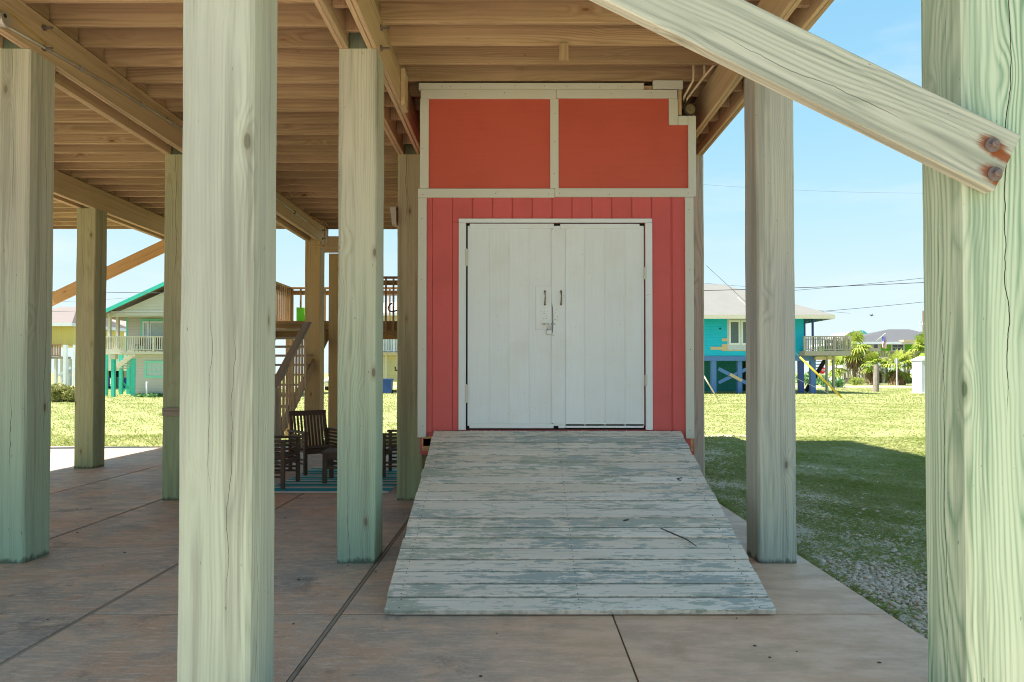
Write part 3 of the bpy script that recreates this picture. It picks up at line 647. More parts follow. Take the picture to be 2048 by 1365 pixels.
# screw holes and old drill holes around the lock
hm = MB()
for (x_, y_, r_) in ((1089, 617, 2), (1082, 624, 2), (1088, 624, 2), (1094, 624, 2), (1088, 628, 3), (1092, 631, 2.4), (1092, 634, 2), (1092, 638, 3), (1087, 638, 2)):
    q = sp(x_, y_); hm.tube([(q.x, SD-.0302, q.z), (q.x, SD-.0308, q.z)], r_*.0013, 8)
hm.build('screw_holes', 'black_metal', dl)['kind'] = 'stuff'
hm = MB()
for (x_, y_, r_) in ((1112, 620, 2), (1111, 627, 2), (1114, 634, 3), (1110, 640, 3), (1114, 641, 3.2), (1106, 672, 3), (1120, 683, 2), (1128, 683, 2), (1127, 593, 2.4)):
    q = sp(x_, y_); hm.tube([(q.x, SD-.0362, q.z), (q.x, SD-.0368, q.z)], r_*.0013, 8)
hm.build('screw_holes', 'black_metal', dr)['kind'] = 'stuff'
# nail heads on the trim
hm = MB()
for (x_, y_, t_) in [(x_, 390, .031) for x_ in (845, 992, 1095, 1118, 1220, 1375)]+[(x_, 190, .030) for x_ in (930, 1008, 1300, 1220)]+[(x_, 176, .024) for x_ in (885, 900, 962, 1032, 1090, 1135, 1200, 1245)]+[(846, y_, .030) for y_ in (300, 440, 560, 700, 850)]+[(1378, y_, .030) for y_ in (420, 540, 700, 860)]+[(1108, y_, .029) for y_ in (230, 285, 350)]:
    q = sp(x_+random.uniform(-2, 2), y_+random.uniform(-2, 2)); hm.tube([(q.x, SD-t_-.0002, q.z), (q.x, SD-t_-.0012, q.z)], .0045, 7)
hm.build('nail_heads', 'brown_metal', shed)['kind'] = 'stuff'

# ------------------------------------------------------------------ ramp
ramp = thing('loading_ramp', (.385, 5.5, 0), 'weathered plank ramp with peeling blue grey paint leading up to the shed', 'ramp')
RA = Vector((0, 4.262, .040)); RB = Vector((0, 6.772, .945)); RXL, RXR = -.838, 1.602
sl = (RB-RA); Lr = sl.length; sl.normalize(); up = Vector((0, -sl.z, sl.y))
NPL = 20; pw = Lr/NPL
ang = math.atan2(sl.z, sl.y); ROT = Matrix.Rotation(ang, 3, 'X')
prnd = random.Random(5)
nails = MB()
for k in range(NPL):
    c = RA+sl*(pw*(k+.5))-up*.019+up*prnd.uniform(-.003, .0035)
    x0 = RXL+prnd.uniform(-.006, .006); x1 = RXR+prnd.uniform(-.008, .006)
    wd = pw-prnd.uniform(.011, .017)
    A = ROT.to_4x4() @ Matrix.Rotation(R(prnd.uniform(-.12, .12)), 4, 'Z') @ AX['x'].to_4x4()
    # plank: local z along X, local x -> across the slope, local y -> up
    mesh_obj('plank', box_mesh(wd, .038, x1-x0, .0035), 'ramp_paint', ramp, Matrix.Translation(Vector(((x0+x1)/2, c.y, c.z))) @ A)
    for xx in (x0+.09, .38, x1-.10):
        for s in (-.3, .3):
            q = c+sl*(s*pw)+up*.0195; nails.tube([(xx+prnd.uniform(-.03, .03), q.y, q.z), (xx+.001+prnd.uniform(-.03, .03)*0, q.y-up.y*0, q.z+.0015)] if False else [Vector((xx, q.y, q.z)), Vector((xx, q.y, q.z))+up*.0022], .0042, 7)
nails.build('nail_heads', 'brown_metal', ramp)['kind'] = 'stuff'
for xx in (RXL+.06, .34, RXR-.10):
    p = RA-up*.04-up*.001; m = MB()
    m.prism([(xx, 4.35, .003), (xx, 6.72, .003+(.75)), (xx, 6.72, .905-.028), (xx, 4.36, .031)], (.04, 0, 0)) if False else m.prism([(xx, 4.40, .004), (xx, 4.52, .004), (xx, 6.74, .72), (xx, 6.74, .885), (xx, 4.40, .04)], (.04, 0, 0))
    m.build('stringer', 'weathered_wood', ramp)
# paint flakes and rust grit at the top
fm = MB()
for k in range(230):
    s = Lr-abs(prnd.gauss(0, .10))-.012; x_ = prnd.uniform(RXL+.3, RXR-.2); q = RA+sl*s+up*.0032; r_ = prnd.uniform(.002, .006); a_ = prnd.uniform(0, 6)
    pts = [Vector((x_+r_*math.cos(a_+t_)*1.5, 0, 0))+Vector((0, q.y, q.z))+sl*(r_*math.sin(a_+t_)) for t_ in (0, 2, 4)]; fm.prism(pts, up*.0015)
o = fm.build('paint_flakes', 'white_door', None); tag(o, 'tiny white paint flakes scattered below the shed doors', 'debris', kind='stuff')
def on_ramp(x, y):
    # where the sight line of a photo point meets the ramp deck
    p = at(x, y, 1.)-Vector((0, 0, CAM_H)); n_ = up; c0 = RA-Vector((0, 0, CAM_H)); k = n_.dot(c0)/n_.dot(p); q = p*k; q.z += CAM_H; return q+up*.006
tag(tube('fallen_stick', [on_ramp(1321, 1058), on_ramp(1348, 1070), on_ramp(1372, 1080), on_ramp(1393, 1094)], [.003, .005, .004, .0025], 'twig', None, 6), 'thin dark stick lying across the right of the ramp planks', 'stick')
tag(tube('fallen_twig', [on_ramp(1364, 957), on_ramp(1354, 959), on_ramp(1361, 963)], .004, 'twig', None, 6), 'tiny bent dark twig on the upper right ramp planks', 'twig')
tag(tube('fallen_twig', [on_ramp(1247, 1043), on_ramp(1257, 1041)], [.006, .005], 'twig', None, 6), 'short dark seed pod lying at the middle of the ramp', 'twig')

# ------------------------------------------------------------------ back deck and stairs
deck = thing('back_deck', (-3.5, 15, 0), 'raised brown timber back deck with baluster railing and stairs behind the house', 'deck')
DZ = 2.615; DX0, DX1, DY0, DY1 = -5.55, 3.4, 14.56, 16.4
box('rim_joist', (-4.0, DY0-.04, DZ-.30), (DX1, DY0-.002, DZ-.03), 'deck_wood', deck, axis='x')
box('rim_joist', (DX0, DY0-.04, DZ-.15), (-4.004, DY0-.002, DZ-.002), 'deck_wood', deck, axis='x'); box('rim_joist', (DX0, DY0-.035, DZ-.36), (-4.004, DY0-.002, DZ-.175), 'deck_wood', deck, axis='x')
box('rim_joist', (DX0, DY1+.002, DZ-.30), (DX1, DY1+.04, DZ-.03), 'deck_wood', deck, axis='x')
yy = DY0
while yy < DY1-.1: box('deck_board', (DX0, yy, DZ-.028), (DX1, yy+.137, DZ), 'deck_wood', deck, axis='x'); yy += .142
for xx in (DX0+.02, -2.2, .6, 3.2):
    for y_ in ((DY0+.05, DY1-.2) if xx > -5 else (DY1-.2,)): box('deck_post', (xx, y_, -.04), (xx+.15, y_+.15, DZ-.03), 'deck_wood', deck, axis='z')
def railing(parent, p, q, z, n, mat='deck_wood', h=.92, posts=(0, 1), pw=.13, bal=.036, drop=.22, face=-1):
    p, q = Vector(p), Vector(q); d = (q-p).normalized(); sd = Vector((-d.y, d.x))
    P = lambda t, zz: Vector((*(p.lerp(q, t)), zz))
    bar('top_rail', P(0, z+h), P(1, z+h), .15, .036, mat, parent); bar('rail', P(0, z+h-.11), P(1, z+h-.11), .038, .10, mat, parent)
    for t in posts: c = p.lerp(q, t); box('rail_post', (c.x-pw/2, c.y-pw/2, z-.2), (c.x+pw/2, c.y+pw/2, z+h-.02), mat, parent, axis='z')
    for k in range(n):
        t = (k+.5)/n; c = p.lerp(q, t)+Vector((sd.x, sd.y))*.045*face; box('baluster', (c.x-bal/2, c.y-bal/2, z-drop), (c.x+bal/2, c.y+bal/2, z+h-.03), mat, parent, axis='z', bev=.002)
V2 = lambda a, b: Vector((a, b))
railing(deck, V2(-3.70, 14.50), V2(DX1, 14.50), DZ, 44, posts=(.35, .65, 1.))
railing(deck, V2(DX0+.06, DY1-.08), V2(DX1, DY1-.08), DZ, 46, posts=(.45, .9))
railing(deck, V2(DX0+.06, 14.60), V2(DX0+.06, DY1-.10), DZ, 12, posts=(1.,))
# stairs running down towards the patio
nst = 13; rise = DZ/(nst+1); run = 3.66/nst; sx0, sx1 = -5.15, -4.08
for k in range(nst):
    z = DZ-rise*(k+1); y0 = DY0-.06-run*k
    box('tread', (sx0, y0-run-.03, z-.038), (sx1, y0, z), 'weathered_wood', deck, axis='x')
def zst(y): return DZ-rise-(DY0-.06-y)/run*rise
for xx in (sx0-.045, sx1+.005):
    ya, yb = DY0-.05, DY0-.06-run*nst
    MB().prism([(xx, ya, zst(ya)-.02), (xx, ya, zst(ya)-.22), (xx, yb+.20, 0.01), (xx, yb-.16, 0.01), (xx, yb-.16, max(.05, zst(yb)-.05))], (.04, 0, 0)).build('stringer', 'deck_wood', deck)
rx = -3.97
ya, yb = 12.85, 11.10
bar('handrail', (rx, ya, zst(ya)+1.12), (rx, yb, zst(yb)+1.12), .14, .038, 'weathered_wood', deck)
for y_ in np.arange(yb+.12, ya-.05, .165):
    box('baluster', (rx-.02, y_-.017, zst(y_)-.02), (rx+.015, y_+.017, zst(y_)+1.09), 'beam_wood', deck, axis='z', bev=.002)
box('newel_post', (rx-.06, yb-.02, 0), (rx+.05, yb+.09, zst(yb)+1.10), 'weathered_wood', deck, axis='z')
# lime chair up on the deck
lc = thing('deck_chair', (-4.85, 15.5, DZ), 'lime green moulded chair back showing above the deck boards', 'chair')
m = MB()
def curved(w, z0, z1, y0, lean, n=10, th=.02):
    P = []
    for i in range(n+1):
        t = i/n*2-1
        P.append((t*w/2, y0-.10*t*t, 1))
    for i in range(n):
        (xa, ya_, _), (xb, yb_, _) = P[i], P[i+1]
        m.prism([(xa, ya_, z0), (xb, yb_, z0), (xb*1.12, yb_+lean, z1), (xa*1.12, ya_+lean, z1)], (0, th, 0))
curved(.46, .02, .40, .2, .08); m.build('backrest', 'lime_plastic', lc, wc=False)
MB().box((-.24, -.25, .0), (.24, .25, .03)).build('seat', 'lime_plastic', lc, wc=False)
lc.location.z = DZ
for sx_ in (-1, 1):
    for sy_ in (-1, 1): box('leg', (sx_*.2-.02, sy_*.2-.02, -.002), (sx_*.2+.02, sy_*.2+.02, .012), 'lime_plastic', lc, wc=False)
# hose hanging from the far rail
tag(tube('garden_hose', [at(784, 607, 14.40), at(779, 610, 14.40), at(776, 617, 14.40), at(778, 622, 14.40), at(785, 624, 14.40), at(795, 621, 14.40), at(803, 617, 14.40)], .016, 'wire_dark', None, 8), 'black hose loop hanging on the deck balusters left of the shed', 'hose')

# ------------------------------------------------------------------ patio furniture and rug
def rug():
    n = NT('rug'); M['rug'] = n.m; x, y, z = n.sep(n.coord())
    t = n.math('MULTIPLY', n.math('ADD', y, 1.12), 1/2.24)
    s1 = n.noise(n.comb(3.1, n.math('FLOOR', n.math('MULTIPLY', y, 24.)), .5), 7.3, 0.); s2 = n.noise(n.comb(8.1, n.math('FLOOR', n.math('MULTIPLY', y, 24.)), 2.5), 9.7, 0.)
    c = n.mix(n.math('GREATER_THAN', s1, .5), (.66, .66, .62), (.02, .42, .48)); c = n.mix(n.math('GREATER_THAN', s2, .56), c, (.03, .32, .30))
    band = n.math('MULTIPLY', n.math('GREATER_THAN', y, -1.02), n.math('LESS_THAN', y, -.82)); c = n.mix(band, c, (.02, .38, .50))
    c = n.mix(n.math('LESS_THAN', y, -1.02), c, (.70, .71, .68))
    n.col(c); n.rough(.9); n.bump(n.noise(n.coord(), 250, 2.), .3, .003)
    N, K = 30, 40; V = []; F = []
    for j in range(K+1):
        for i in range(N+1):
            X = -.80+1.60*i/N; Y = -1.12+2.24*j/K
            zz = .006+.008*max(0, mnoise.noise(Vector((X*2.2, Y*2.0, 1.))))+(.03*max(0, mnoise.noise(Vector((X*2.6, 0, 4.)))) if j < 3 else 0)
            V.append((X, Y+(.03*mnoise.noise(Vector((X*1.7, 3, 0))) if j < 4 else 0), zz))
    W1 = N+1
    for j in range(K):
        for i in range(N): F.append((j*W1+i, j*W1+i+1, (j+1)*W1+i+1, (j+1)*W1+i))
    ring = [i for i in range(W1)]+[j*W1+N for j in range(1, K+1)]+[K*W1+i for i in range(N-1, -1, -1)]+[j*W1 for j in range(K-1, 0, -1)]
    b0 = len(V); V += [(V[q][0], V[q][1], .001) for q in ring]; nr_ = len(ring)
    for k in range(nr_): F.append((ring[k], b0+k, b0+(k+1) % nr_, ring[(k+1) % nr_]))
    me = bpy.data.meshes.new('rug'); me.from_pydata(V, [], F); me.update()
    o = mesh_obj('patio_rug', me, 'rug', None, Matrix.Translation((-2.44, 9.72, .004)))
    tag(o, 'teal and white striped outdoor rug on the concrete under the chairs', 'rug')
rug()
def armchair(loc, rz, label, dx=1.):
    t = thing('patio_armchair', loc, label, 'chair', 'dark slatted patio chairs', rz); W = .60; Dp = .58
    T = 'teak'; B = lambda nm, lo, hi, par=t: box(nm, lo, hi, T, par, wc=False, bev=.004)
    for sx in (-1, 1):
        B('leg', (sx*W/2-.025, -Dp/2-.02, 0), (sx*W/2+.025, -Dp/2+.03, .60)); B('leg', (sx*W/2-.025, Dp/2-.03, 0), (sx*W/2+.025, Dp/2+.02, .60))
        B('armrest', (sx*W/2-.04, -Dp/2-.04, .60), (sx*W/2+.04, Dp/2+.03, .63))
        for k in range(5): B('arm_slat', (sx*W/2-.012, -Dp/2+.031, .545-.055*k), (sx*W/2+.012, Dp/2-.031, .575-.055*k))
        for k in range(2): B('stretcher', (sx*W/2-.012, -Dp/2+.031, .14+.055*k), (sx*W/2+.012, Dp/2-.031, .168+.055*k))
    B('seat_rail', (-W/2+.026, -Dp/2-.012, .30), (W/2-.026, -Dp/2+.018, .37)); B('seat_rail', (-W/2+.026, Dp/2-.03, .28), (W/2-.026, Dp/2, .35))
    for k in range(7): B('seat_slat', (-W/2+.027, -Dp/2+.02+.075*k, .372-.004*k), (W/2-.027, -Dp/2+.085+.075*k, .392-.004*k))
    tl = Matrix.Rotation(R(-12), 3, 'X')
    bk = box('back_top', (-W/2+.0, Dp/2+.055, .83), (W/2, Dp/2+.09, .91), T, t, wc=False)
    for sx in (-1, 1): bar('back_stile', (sx*(W/2-.028), Dp/2-.045, .37), (sx*(W/2-.028), Dp/2+.07, .84), .05, .034, T, t, up=(0, 1, 0), wc=False)
    for k in range(9):
        x = -W/2+.085+(W-.17)*k/8; bar('back_slat', (x, Dp/2-.04, .36), (x, Dp/2+.07, .84), .032, .016, T, t, up=(0, 1, 0), wc=False)
    return t
armchair((-3.08, 10.45, .012), R(40), 'dark slatted wooden armchair with tall back, farthest one on the striped rug')
armchair((-3.33, 9.15, .012), R(90), 'low dark slatted armchair seen from its side at the left edge of the rug')
armchair((-1.66, 10.15, .012), R(-88), 'dark slatted armchair between the green post and the shed side')
tb = thing('patio_table', (-2.36, 9.55, .012), 'low dark wooden side table standing between the patio chairs', 'table', rz=R(4))
for sx in (-1, 1):
    for sy in (-1, 1): box('leg', (sx*.29-.028, sy*.22-.028, 0), (sx*.29+.028, sy*.22+.028, .40), 'teak', tb, wc=False)
for k in range(7): box('top_slat', (-.34, -.27+.078*k, .40), (.34, -.20+.078*k, .425), 'teak', tb, wc=False, bev=.004)
for sy in (-1, 1): box('apron', (-.262, sy*.22-.012, .33), (.262, sy*.22+.012, .395), 'teak', tb, wc=False); box('stretcher', (-.262, sy*.22-.012, .19), (.262, sy*.22+.012, .23), 'teak', tb, wc=False)


# ------------------------------------------------------------------ neighbouring houses
def fbox(name, x0, y0, x1, y1, d0, d1, mat, parent, bev=0., axis=None):
    """block whose front face, at distance d0, covers the measured rectangle; it runs back to d1"""
    a = at(x0, y0, d0); b = at(x1, y1, d0)
    return box(name, (a.x, d0, b.z), (b.x, d1, a.z), mat, parent, axis=axis or 'z', bev=bev)
def fbar(name, x0, y0, x1, y1, d, w, t, mat, parent): return bar(name, at(x0, y0, d), at(x1, y1, d), w, t, mat, parent, up=(0, 1, 0), bev=0)
def window(parent, x0, y0, x1, y1, d, frame='white_far', pane='glassy', t=.10, cols=1, rows=1, proud=.05):
    a = at(x0, y0, d); b = at(x1, y1, d); fw = t; w = link(bpy.data.objects.new('window', None)); w.parent = parent
    w.matrix_basis = wmat(parent).inverted() @ Matrix.Translation(((a.x+b.x)/2, d, b.z))
    box('window_frame', (a.x, d-proud, a.z-fw), (b.x, d-.002, a.z), frame, w, bev=0, axis='x'); box('window_frame', (a.x, d-proud, b.z), (b.x, d-.002, b.z+fw), frame, w, bev=0, axis='x')
    box('window_frame', (a.x, d-proud, b.z+fw), (a.x+fw, d-.002, a.z-fw), frame, w, bev=0, axis='z'); box('window_frame', (b.x-fw, d-proud, b.z+fw), (b.x, d-.002, a.z-fw), frame, w, bev=0, axis='z')
    X0, X1, Z0, Z1 = a.x+fw, b.x-fw, b.z+fw, a.z-fw; mt = .035
    for i in range(cols):
        for j in range(rows):
            xa = X0+(X1-X0)*i/cols+(mt/2 if i else 0); xb = X0+(X1-X0)*(i+1)/cols-(mt/2 if i < cols-1 else 0)
            za = Z0+(Z1-Z0)*j/rows+(mt/2 if j else 0); zb_ = Z0+(Z1-Z0)*(j+1)/rows-(mt/2 if j < rows-1 else 0)
            box('pane', (xa, d-.022, za), (xb, d-.004, zb_), pane, w, bev=0)
    if cols > 1 or rows > 1: box('muntin_backing', (X0, d-.014, Z0), (X1, d-.003, Z1), frame, w, bev=0)
    return w
def frail(parent, p, q, z, h, n, mat, bal=.04, posts=0):
    """far railing: rails and posts are parts, the thin balusters stay together"""
    p, q = Vector(p), Vector(q); m = MB()
    P = lambda t, zz: Vector((*(p.lerp(q, t)), zz))
    bar('top_rail', P(0, z+h), P(1, z+h), .11, .07, mat, parent, bev=0); bar('rail', P(0, z+.10), P(1, z+.10), .05, .07, mat, parent, bev=0)
    for k in range(n):
        c = p.lerp(q, (k+.5)/n); m.box((c.x-bal/2, c.y-bal/2, z+.135), (c.x+bal/2, c.y+bal/2, z+h-.035))
    m.build('balusters', mat, parent)['kind'] = 'stuff'
    for k in range(posts+1):
        if posts: c = p.lerp(q, k/posts); box('rail_post', (c.x-.06, c.y-.06, z), (c.x+.06, c.y+.06, z+h+.04), mat, parent, bev=0, axis='z')

def hip(parent, x0, x1, y0, y1, ze, zr, rx0, rx1, ry, mat, th=.18, fascia=None):
    m = MB(); c = [(x0, y0, ze), (x1, y0, ze), (x1, y1, ze), (x0, y1, ze)]; r1, r2 = (rx0, ry, zr), (rx1, ry, zr)
    m.face([c[0], c[1], r2, r1]); m.face([c[1], c[2], r2]); m.face([c[2], c[3], r1, r2]); m.face([c[3], c[0], r1]); m.face(c[::-1])
    o = m.build('roof', mat, parent)
    if fascia:
        for (a, b) in ((0, 1), (1, 2), (2, 3), (3, 0)):
            bar('fascia', Vector(c[a])-Vector((0, 0, th/2+.002)), Vector(c[b])-Vector((0, 0, th/2+.002)), .05, th, fascia, o, bev=0)
    return o

# turquoise house on blue stilts (right)
d = 50
th_ = thing('stilt_house', (at(1500, 0, d).x, d+4, 0), 'turquoise house on blue stilts with pale hip roof beyond the lawn', 'house')
W = lambda x, y, dd=d: at(x, y, dd)
zfl = W(0, 712).z; zev = W(0, 630).z
xl, xr = W(1290, 0).x, W(1608, 0).x
fbox('wall', 1290, 628, 1608, 712, d, d+8.5, 'teal_siding', th_)
fbox('beam', 1290, 713, 1632, 722, d-.06, d+.2, 'blue_paint', th_, axis='x')
hip(th_, W(1270, 0).x, W(1648, 0).x, d-1.3, d+10, W(0, 630, d-1.3).z, W(0, 569, d+4.2).z, W(1392, 0).x, W(1450, 0).x+.9, d+4.2, 'shingle_pale', .28, 'cream_trim')
fbox('soffit_board', 1597, 629.5, 1629, 634.5, d-.1, d+.1, 'teal_trim', th_, axis='x')
for x in (1428, 1603.5, 1627): fbox('stilt', x-5, 722, x+5, 786, d, d+.36, 'blue_paint' if x != 1603.5 else 'navy_paint', th_)
for x in (1320, 1360, 1480, 1545): fbox('stilt', x-4.5, 722, x+4.5, 786, d+.1, d+.46, 'blue_paint', th_)
for x in (1428, 1480, 1545, 1603, 1627): fbox('stilt', x-3, 722, x+3, 780, d+7.6, d+7.9, 'blue_paint', th_)
fbox('under_panel_or_shade', 1380, 722, 1495, 783, d+2.4, d+2.5, 'teal_dark', th_); fbox('under_panel_or_shade', 1488, 724, 1500, 782, d+2.2, d+2.39, 'dark_void', th_)  # teal panel, then a near-black strip standing for the shade beneath the floor
fbar('cross_brace', 1437, 738, 1500, 770, d+.1, .26, .05, 'blue_paint', th_); fbar('cross_brace', 1437, 766, 1500, 735, d+.17, .24, .05, 'blue_paint', th_); fbar('patched_brace', 1460, 749, 1484, 762, d+.05, .22, .03, 'tan_board', th_)
fbox('house_wrap_patch', 1454.5, 638, 1520, 701, d-.012, d-.002, 'house_wrap', th_)
for x0, x1 in ((1457.5, 1480.5), (1482, 1505), (1506.5, 1530)):
    window(th_, x0, 641, x1, 690, d-.013, 'white_far', 'glassy', .13)
fbox('bare_board', 1421, 694, 1456, 700, d-.03, d-.004, 'tan_board', th_, axis='x'); fbox('bare_board', 1444, 688.5, 1455, 694, d-.025, d-.004, 'tan_board', th_, axis='x'); fbox('bare_board', 1444, 677, 1455, 683, d-.025, d-.004, 'tan_board', th_, axis='x'); fbox('bare_board', 1444, 700.4, 1498, 702.5, d-.026, d-.004, 'tan_board', th_, axis='x')
a = W(1440, 658); MB().tube([(a.x, d-.05, a.z), (a.x, d-.003, a.z)], .06, 10).build('vent_cap', 'dark_void', th_)
fbox('porch_post', 1624.5, 634.6, 1628, 705, d+.0, d+.15, 'navy_paint', th_); fbox('porch_post', 1608.5, 634.6, 1611.5, 705, d-.02, d+.2, 'navy_paint', th_)
# its side deck and stairs
x0, x1 = W(1593, 0).x, W(1683, 0).x
box('deck_floor', (x0, d-1.0, W(0, 712).z), (x1, d+3.0, W(0, 703).z), 'deck_grey', th_, bev=0, axis='x')
frail(th_, (x0, d-.95), (x1-.05, d-.95), W(0, 703.5).z, 1.05, 26, 'deck_grey', .05, 3); frail(th_, (x1-.06, d-.9), (x1-.06, d+2.9), W(0, 703.5).z, 1.05, 18, 'deck_grey', .05, 1)
frail(th_, (x0, d+2.9), (x1-.05, d+2.9), W(0, 703.5).z, 1.05, 18, 'deck_grey', .05, 2)
fbox('deck_beam', 1631, 714, 1668, 720, d-.5, d-.3, 'tan_board', th_, axis='x')
for x in (1655, 1668.5): fbox('deck_post', x-1.8, 712.5, x+1.8, 786, d-.55, d-.3, 'grey_post', th_)
for s in (0, 1):
    a = W(1654, 714, d+1+1.1*s); b = W(1612, 783, d+1+1.1*s); bar('stair_stringer', a, b, .30, .05, 'dark_void', th_, up=(0, 1, 0), bev=0)
for k in range(11):
    t = (k+.5)/11; a = W(1654, 714, d+1.05).lerp(W(1612, 783, d+1.05), t); box('stair_tread', (a.x-.16, d+1.03, a.z), (a.x+.16, d+2.05, a.z+.05), 'deck_grey', th_, bev=0, axis='y')
# deck bench seat
bn_ = thing('deck_bench', W(1640, 703), 'grey bench back standing on the turquoise house side deck', 'bench')
a = W(1655, 700); box('backrest', (a.x, d+.5, W(0, 686).z), (a.x+.9, d+.56, W(0, 680).z), 'deck_grey', bn_, bev=0); box('seat', (a.x, d, W(0, 695).z), (a.x+.9, d+.5, W(0, 692).z), 'deck_grey', bn_, bev=0)
for k in (0, .8): box('leg', (a.x+k, d+.1, W(0, 703.2).z), (a.x+k+.08, d+.56, W(0, 695.2).z), 'deck_grey', bn_, bev=0)

# lime green house, far right
d = 98; W = lambda x, y, dd=d: at(x, y, dd)
gh = thing('stilt_house', (at(1780, 0, d).x, d+4, 0), 'lime green house on wooden stilts with dark hip roof behind the palms', 'house')
fbox('wall', 1690, 681, 1880, 712, d, d+9, 'lime_siding', gh); fbox('wall_band', 1690, 690, 1762, 706, d-.05, d-.004, 'cream_siding', gh)
hip(gh, W(1672, 0).x, W(1897, 0).x, d-1.6, d+10, W(0, 684, d-1.6).z, W(0, 659, d+4).z, W(1771, 0, d+4).x, W(1812, 0, d+4).x, d+4, 'shingle_grey', .35, 'white_far')
window(gh, 1745, 687, 1757, 698.5, d-.055, 'white_far', 'glassy', .12, 1, 2); window(gh, 1781.5, 686.5, 1809, 704, d, 'white_far', 'glassy', .22, 2, 2)
fbox('awning', 1807, 680, 1842, 684, d-2.2, d-1.0, 'tan_board', gh, axis='x')
box('deck_floor', (W(1700, 0).x, d-3.4, W(0, 722).z), (W(1890, 0).x, d, W(0, 718).z), 'far_timber', gh, bev=0, axis='x')
frail(gh, (W(1700, 0).x, d-3.3), (W(1890, 0).x, d-3.3), W(0, 718, d-3.3).z, 1.05, 60, 'far_timber', .09, 8)
for k, x in enumerate((1706, 1727, 1748, 1768, 1792, 1812, 1830, 1850, 1868)):
    fbox('stilt', x-2, 722, x+2, 768, d-3.0, d-2.6, 'grey_post', gh); fbox('stilt', x-2, 722, x+2, 768, d+3.0, d+3.4, 'far_timber', gh); fbox('stilt', x+5, 722, x+8, 768, d+7.0, d+7.4, 'far_timber', gh)
for (a, b, c_, e) in ((1815, 742, 1835, 726), (1835, 765, 1845, 745), (1720, 760, 1745, 735), (1742, 757, 1722, 740)): fbar('cross_brace', a, b, c_, e, d-2.9, .3, .08, 'far_timber', gh)
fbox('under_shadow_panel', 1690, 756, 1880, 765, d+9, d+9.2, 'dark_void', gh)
# white-roofed house further back
d = 128; W = lambda x, y, dd=d: at(x, y, dd)
wh = thing('gabled_house', (W(1712, 0).x, d+3, 0), 'distant house with bright white metal roof and blue gable, above the palm', 'house')
fbox('wall', 1684, 682, 1756, 764, d+.5, d+7, 'cream_siding', wh)
a, b, c_, e = W(1682, 684), W(1727, 660.5), W(1741, 684), W(1727, 660.5)
m = MB(); m.prism([W(1674, 684), W(1700, 664), W(1727, 660.5), W(1716, 670), W(1718, 684)], (0, 7, 0)).build('roof', 'white_metal_roof', wh)
MB().prism([W(1719, 669, d-.2), W(1727, 661.5, d-.2), W(1737, 668.5, d-.2)], (0, .3, 0)).build('gable', 'teal_siding', wh); MB().prism([W(1716, 670, d-.1), W(1741, 669, d-.1), W(1758, 676, d-.1), W(1758, 683.5, d-.1), W(1716, 683.5, d-.1)], (0, 6, 0)).build('roof', 'white_metal_roof', wh)
# beige house with turquoise trim (left)
d = 43; W = lambda x, y, dd=d: at(x, y, dd)
bh = thing('stilt_house', (at(330, 0, d).x, d+4, 0), 'beige two storey house with turquoise roof edge and balcony on the left', 'house')
# ground storey and upper storey are set back under the balcony roof
fbox('wall', 270, 705, 470, 793.5, d+.3, d+7.5, 'beige_siding', bh); fbox('wall', 255, 628, 470, 702, d+1.8, d+9, 'beige_siding', bh)
pk_ = [(196, 635), (345, 566), (494, 635)]
g = [W(x, y) for x, y in pk_]; gb = [W(218, 632.5), W(345, 577), W(472, 632.5)]
MB().prism(gb, (0, .1, 0)).build('gable_wall', 'beige_siding', bh)
for (p, q) in ((g[0], g[1]), (g[2], g[1])):
    bar('barge_board', p+Vector((0, -.5, 0)), q+Vector((0, -.5, 0)), .22, .06, 'mint_trim' if False else 'teal_trim', bh, up=(0, 1, 0), bev=0)
m = MB(); u_ = Vector((0, 0, .16))
m.prism([g[0]+u_*.2, g[1]+u_, g[2]+u_*.2, g[2]-u_*.1, g[1]+u_*.1, g[0]-u_*.1], (0, 10.5, 0))
for i_ in range(len(m.v)): m.v[i_] = (m.v[i_][0], m.v[i_][1]-.46, m.v[i_][2])
m.build('roof', 'shingle_brown', bh)
fbox('eave_beam', 214, 624.5, 480, 633, d+.11, d+.35, 'cream_trim', bh, axis='x'); fbox('eave_trim', 222, 623.5, 480, 624.6, d-.02, d+.1, 'white_far', bh, axis='x')
for x in (217.5, 234): fbox('balcony_post', x-2.2, 633.2, x+2.2, 700, d+.12+(.0 if x < 220 else 1.), d+.3+(0 if x < 220 else 1.), 'cream_trim', bh)
box('balcony_floor', (W(202, 0).x, d-.1, W(0, 709).z), (W(480, 0).x, d+1.79, W(0, 703.5).z), 'cream_trim', bh, bev=0, axis='x')
frail(bh, (W(203, 0).x, d), (W(480, 0).x, d), W(0, 703.4).z, .92, 62, 'cream_trim', .055, 5)
window(bh, 282, 638, 334, 700, d+1.8, 'mint_trim', 'pale_glass', .16); window(bh, 286, 643, 298, 699, d+1.73, 'white_far', 'pale_glass', .10, 1, 2); window(bh, 300, 643, 331, 699, d+1.73, 'white_far', 'pale_glass', .10, 1, 1)
window(bh, 290, 722, 345, 756, d+.3, 'mint_trim', 'pale_glass', .13, 5, 3)
fbox('corner_board', 252.5, 636, 255, 700, d+1.78, d+1.95, 'mint_trim', bh); fbox('corner_board', 262, 718, 270, 792, d+.28, d+.6, 'teal_trim', bh)
for x, dd, y1 in ((210, d+2.2, 792), (225, d+.0, 794.5), (240.5, d+3.5, 789), (256, d+4.2, 789)): fbox('stilt', x-2.6, 709.5, x+2.6, y1, dd, dd+.2, 'teal_trim', bh)
fbox('stilt_cap', 220, 709.2, 230, 719, d-.06, d+.3, 'cream_trim', bh)
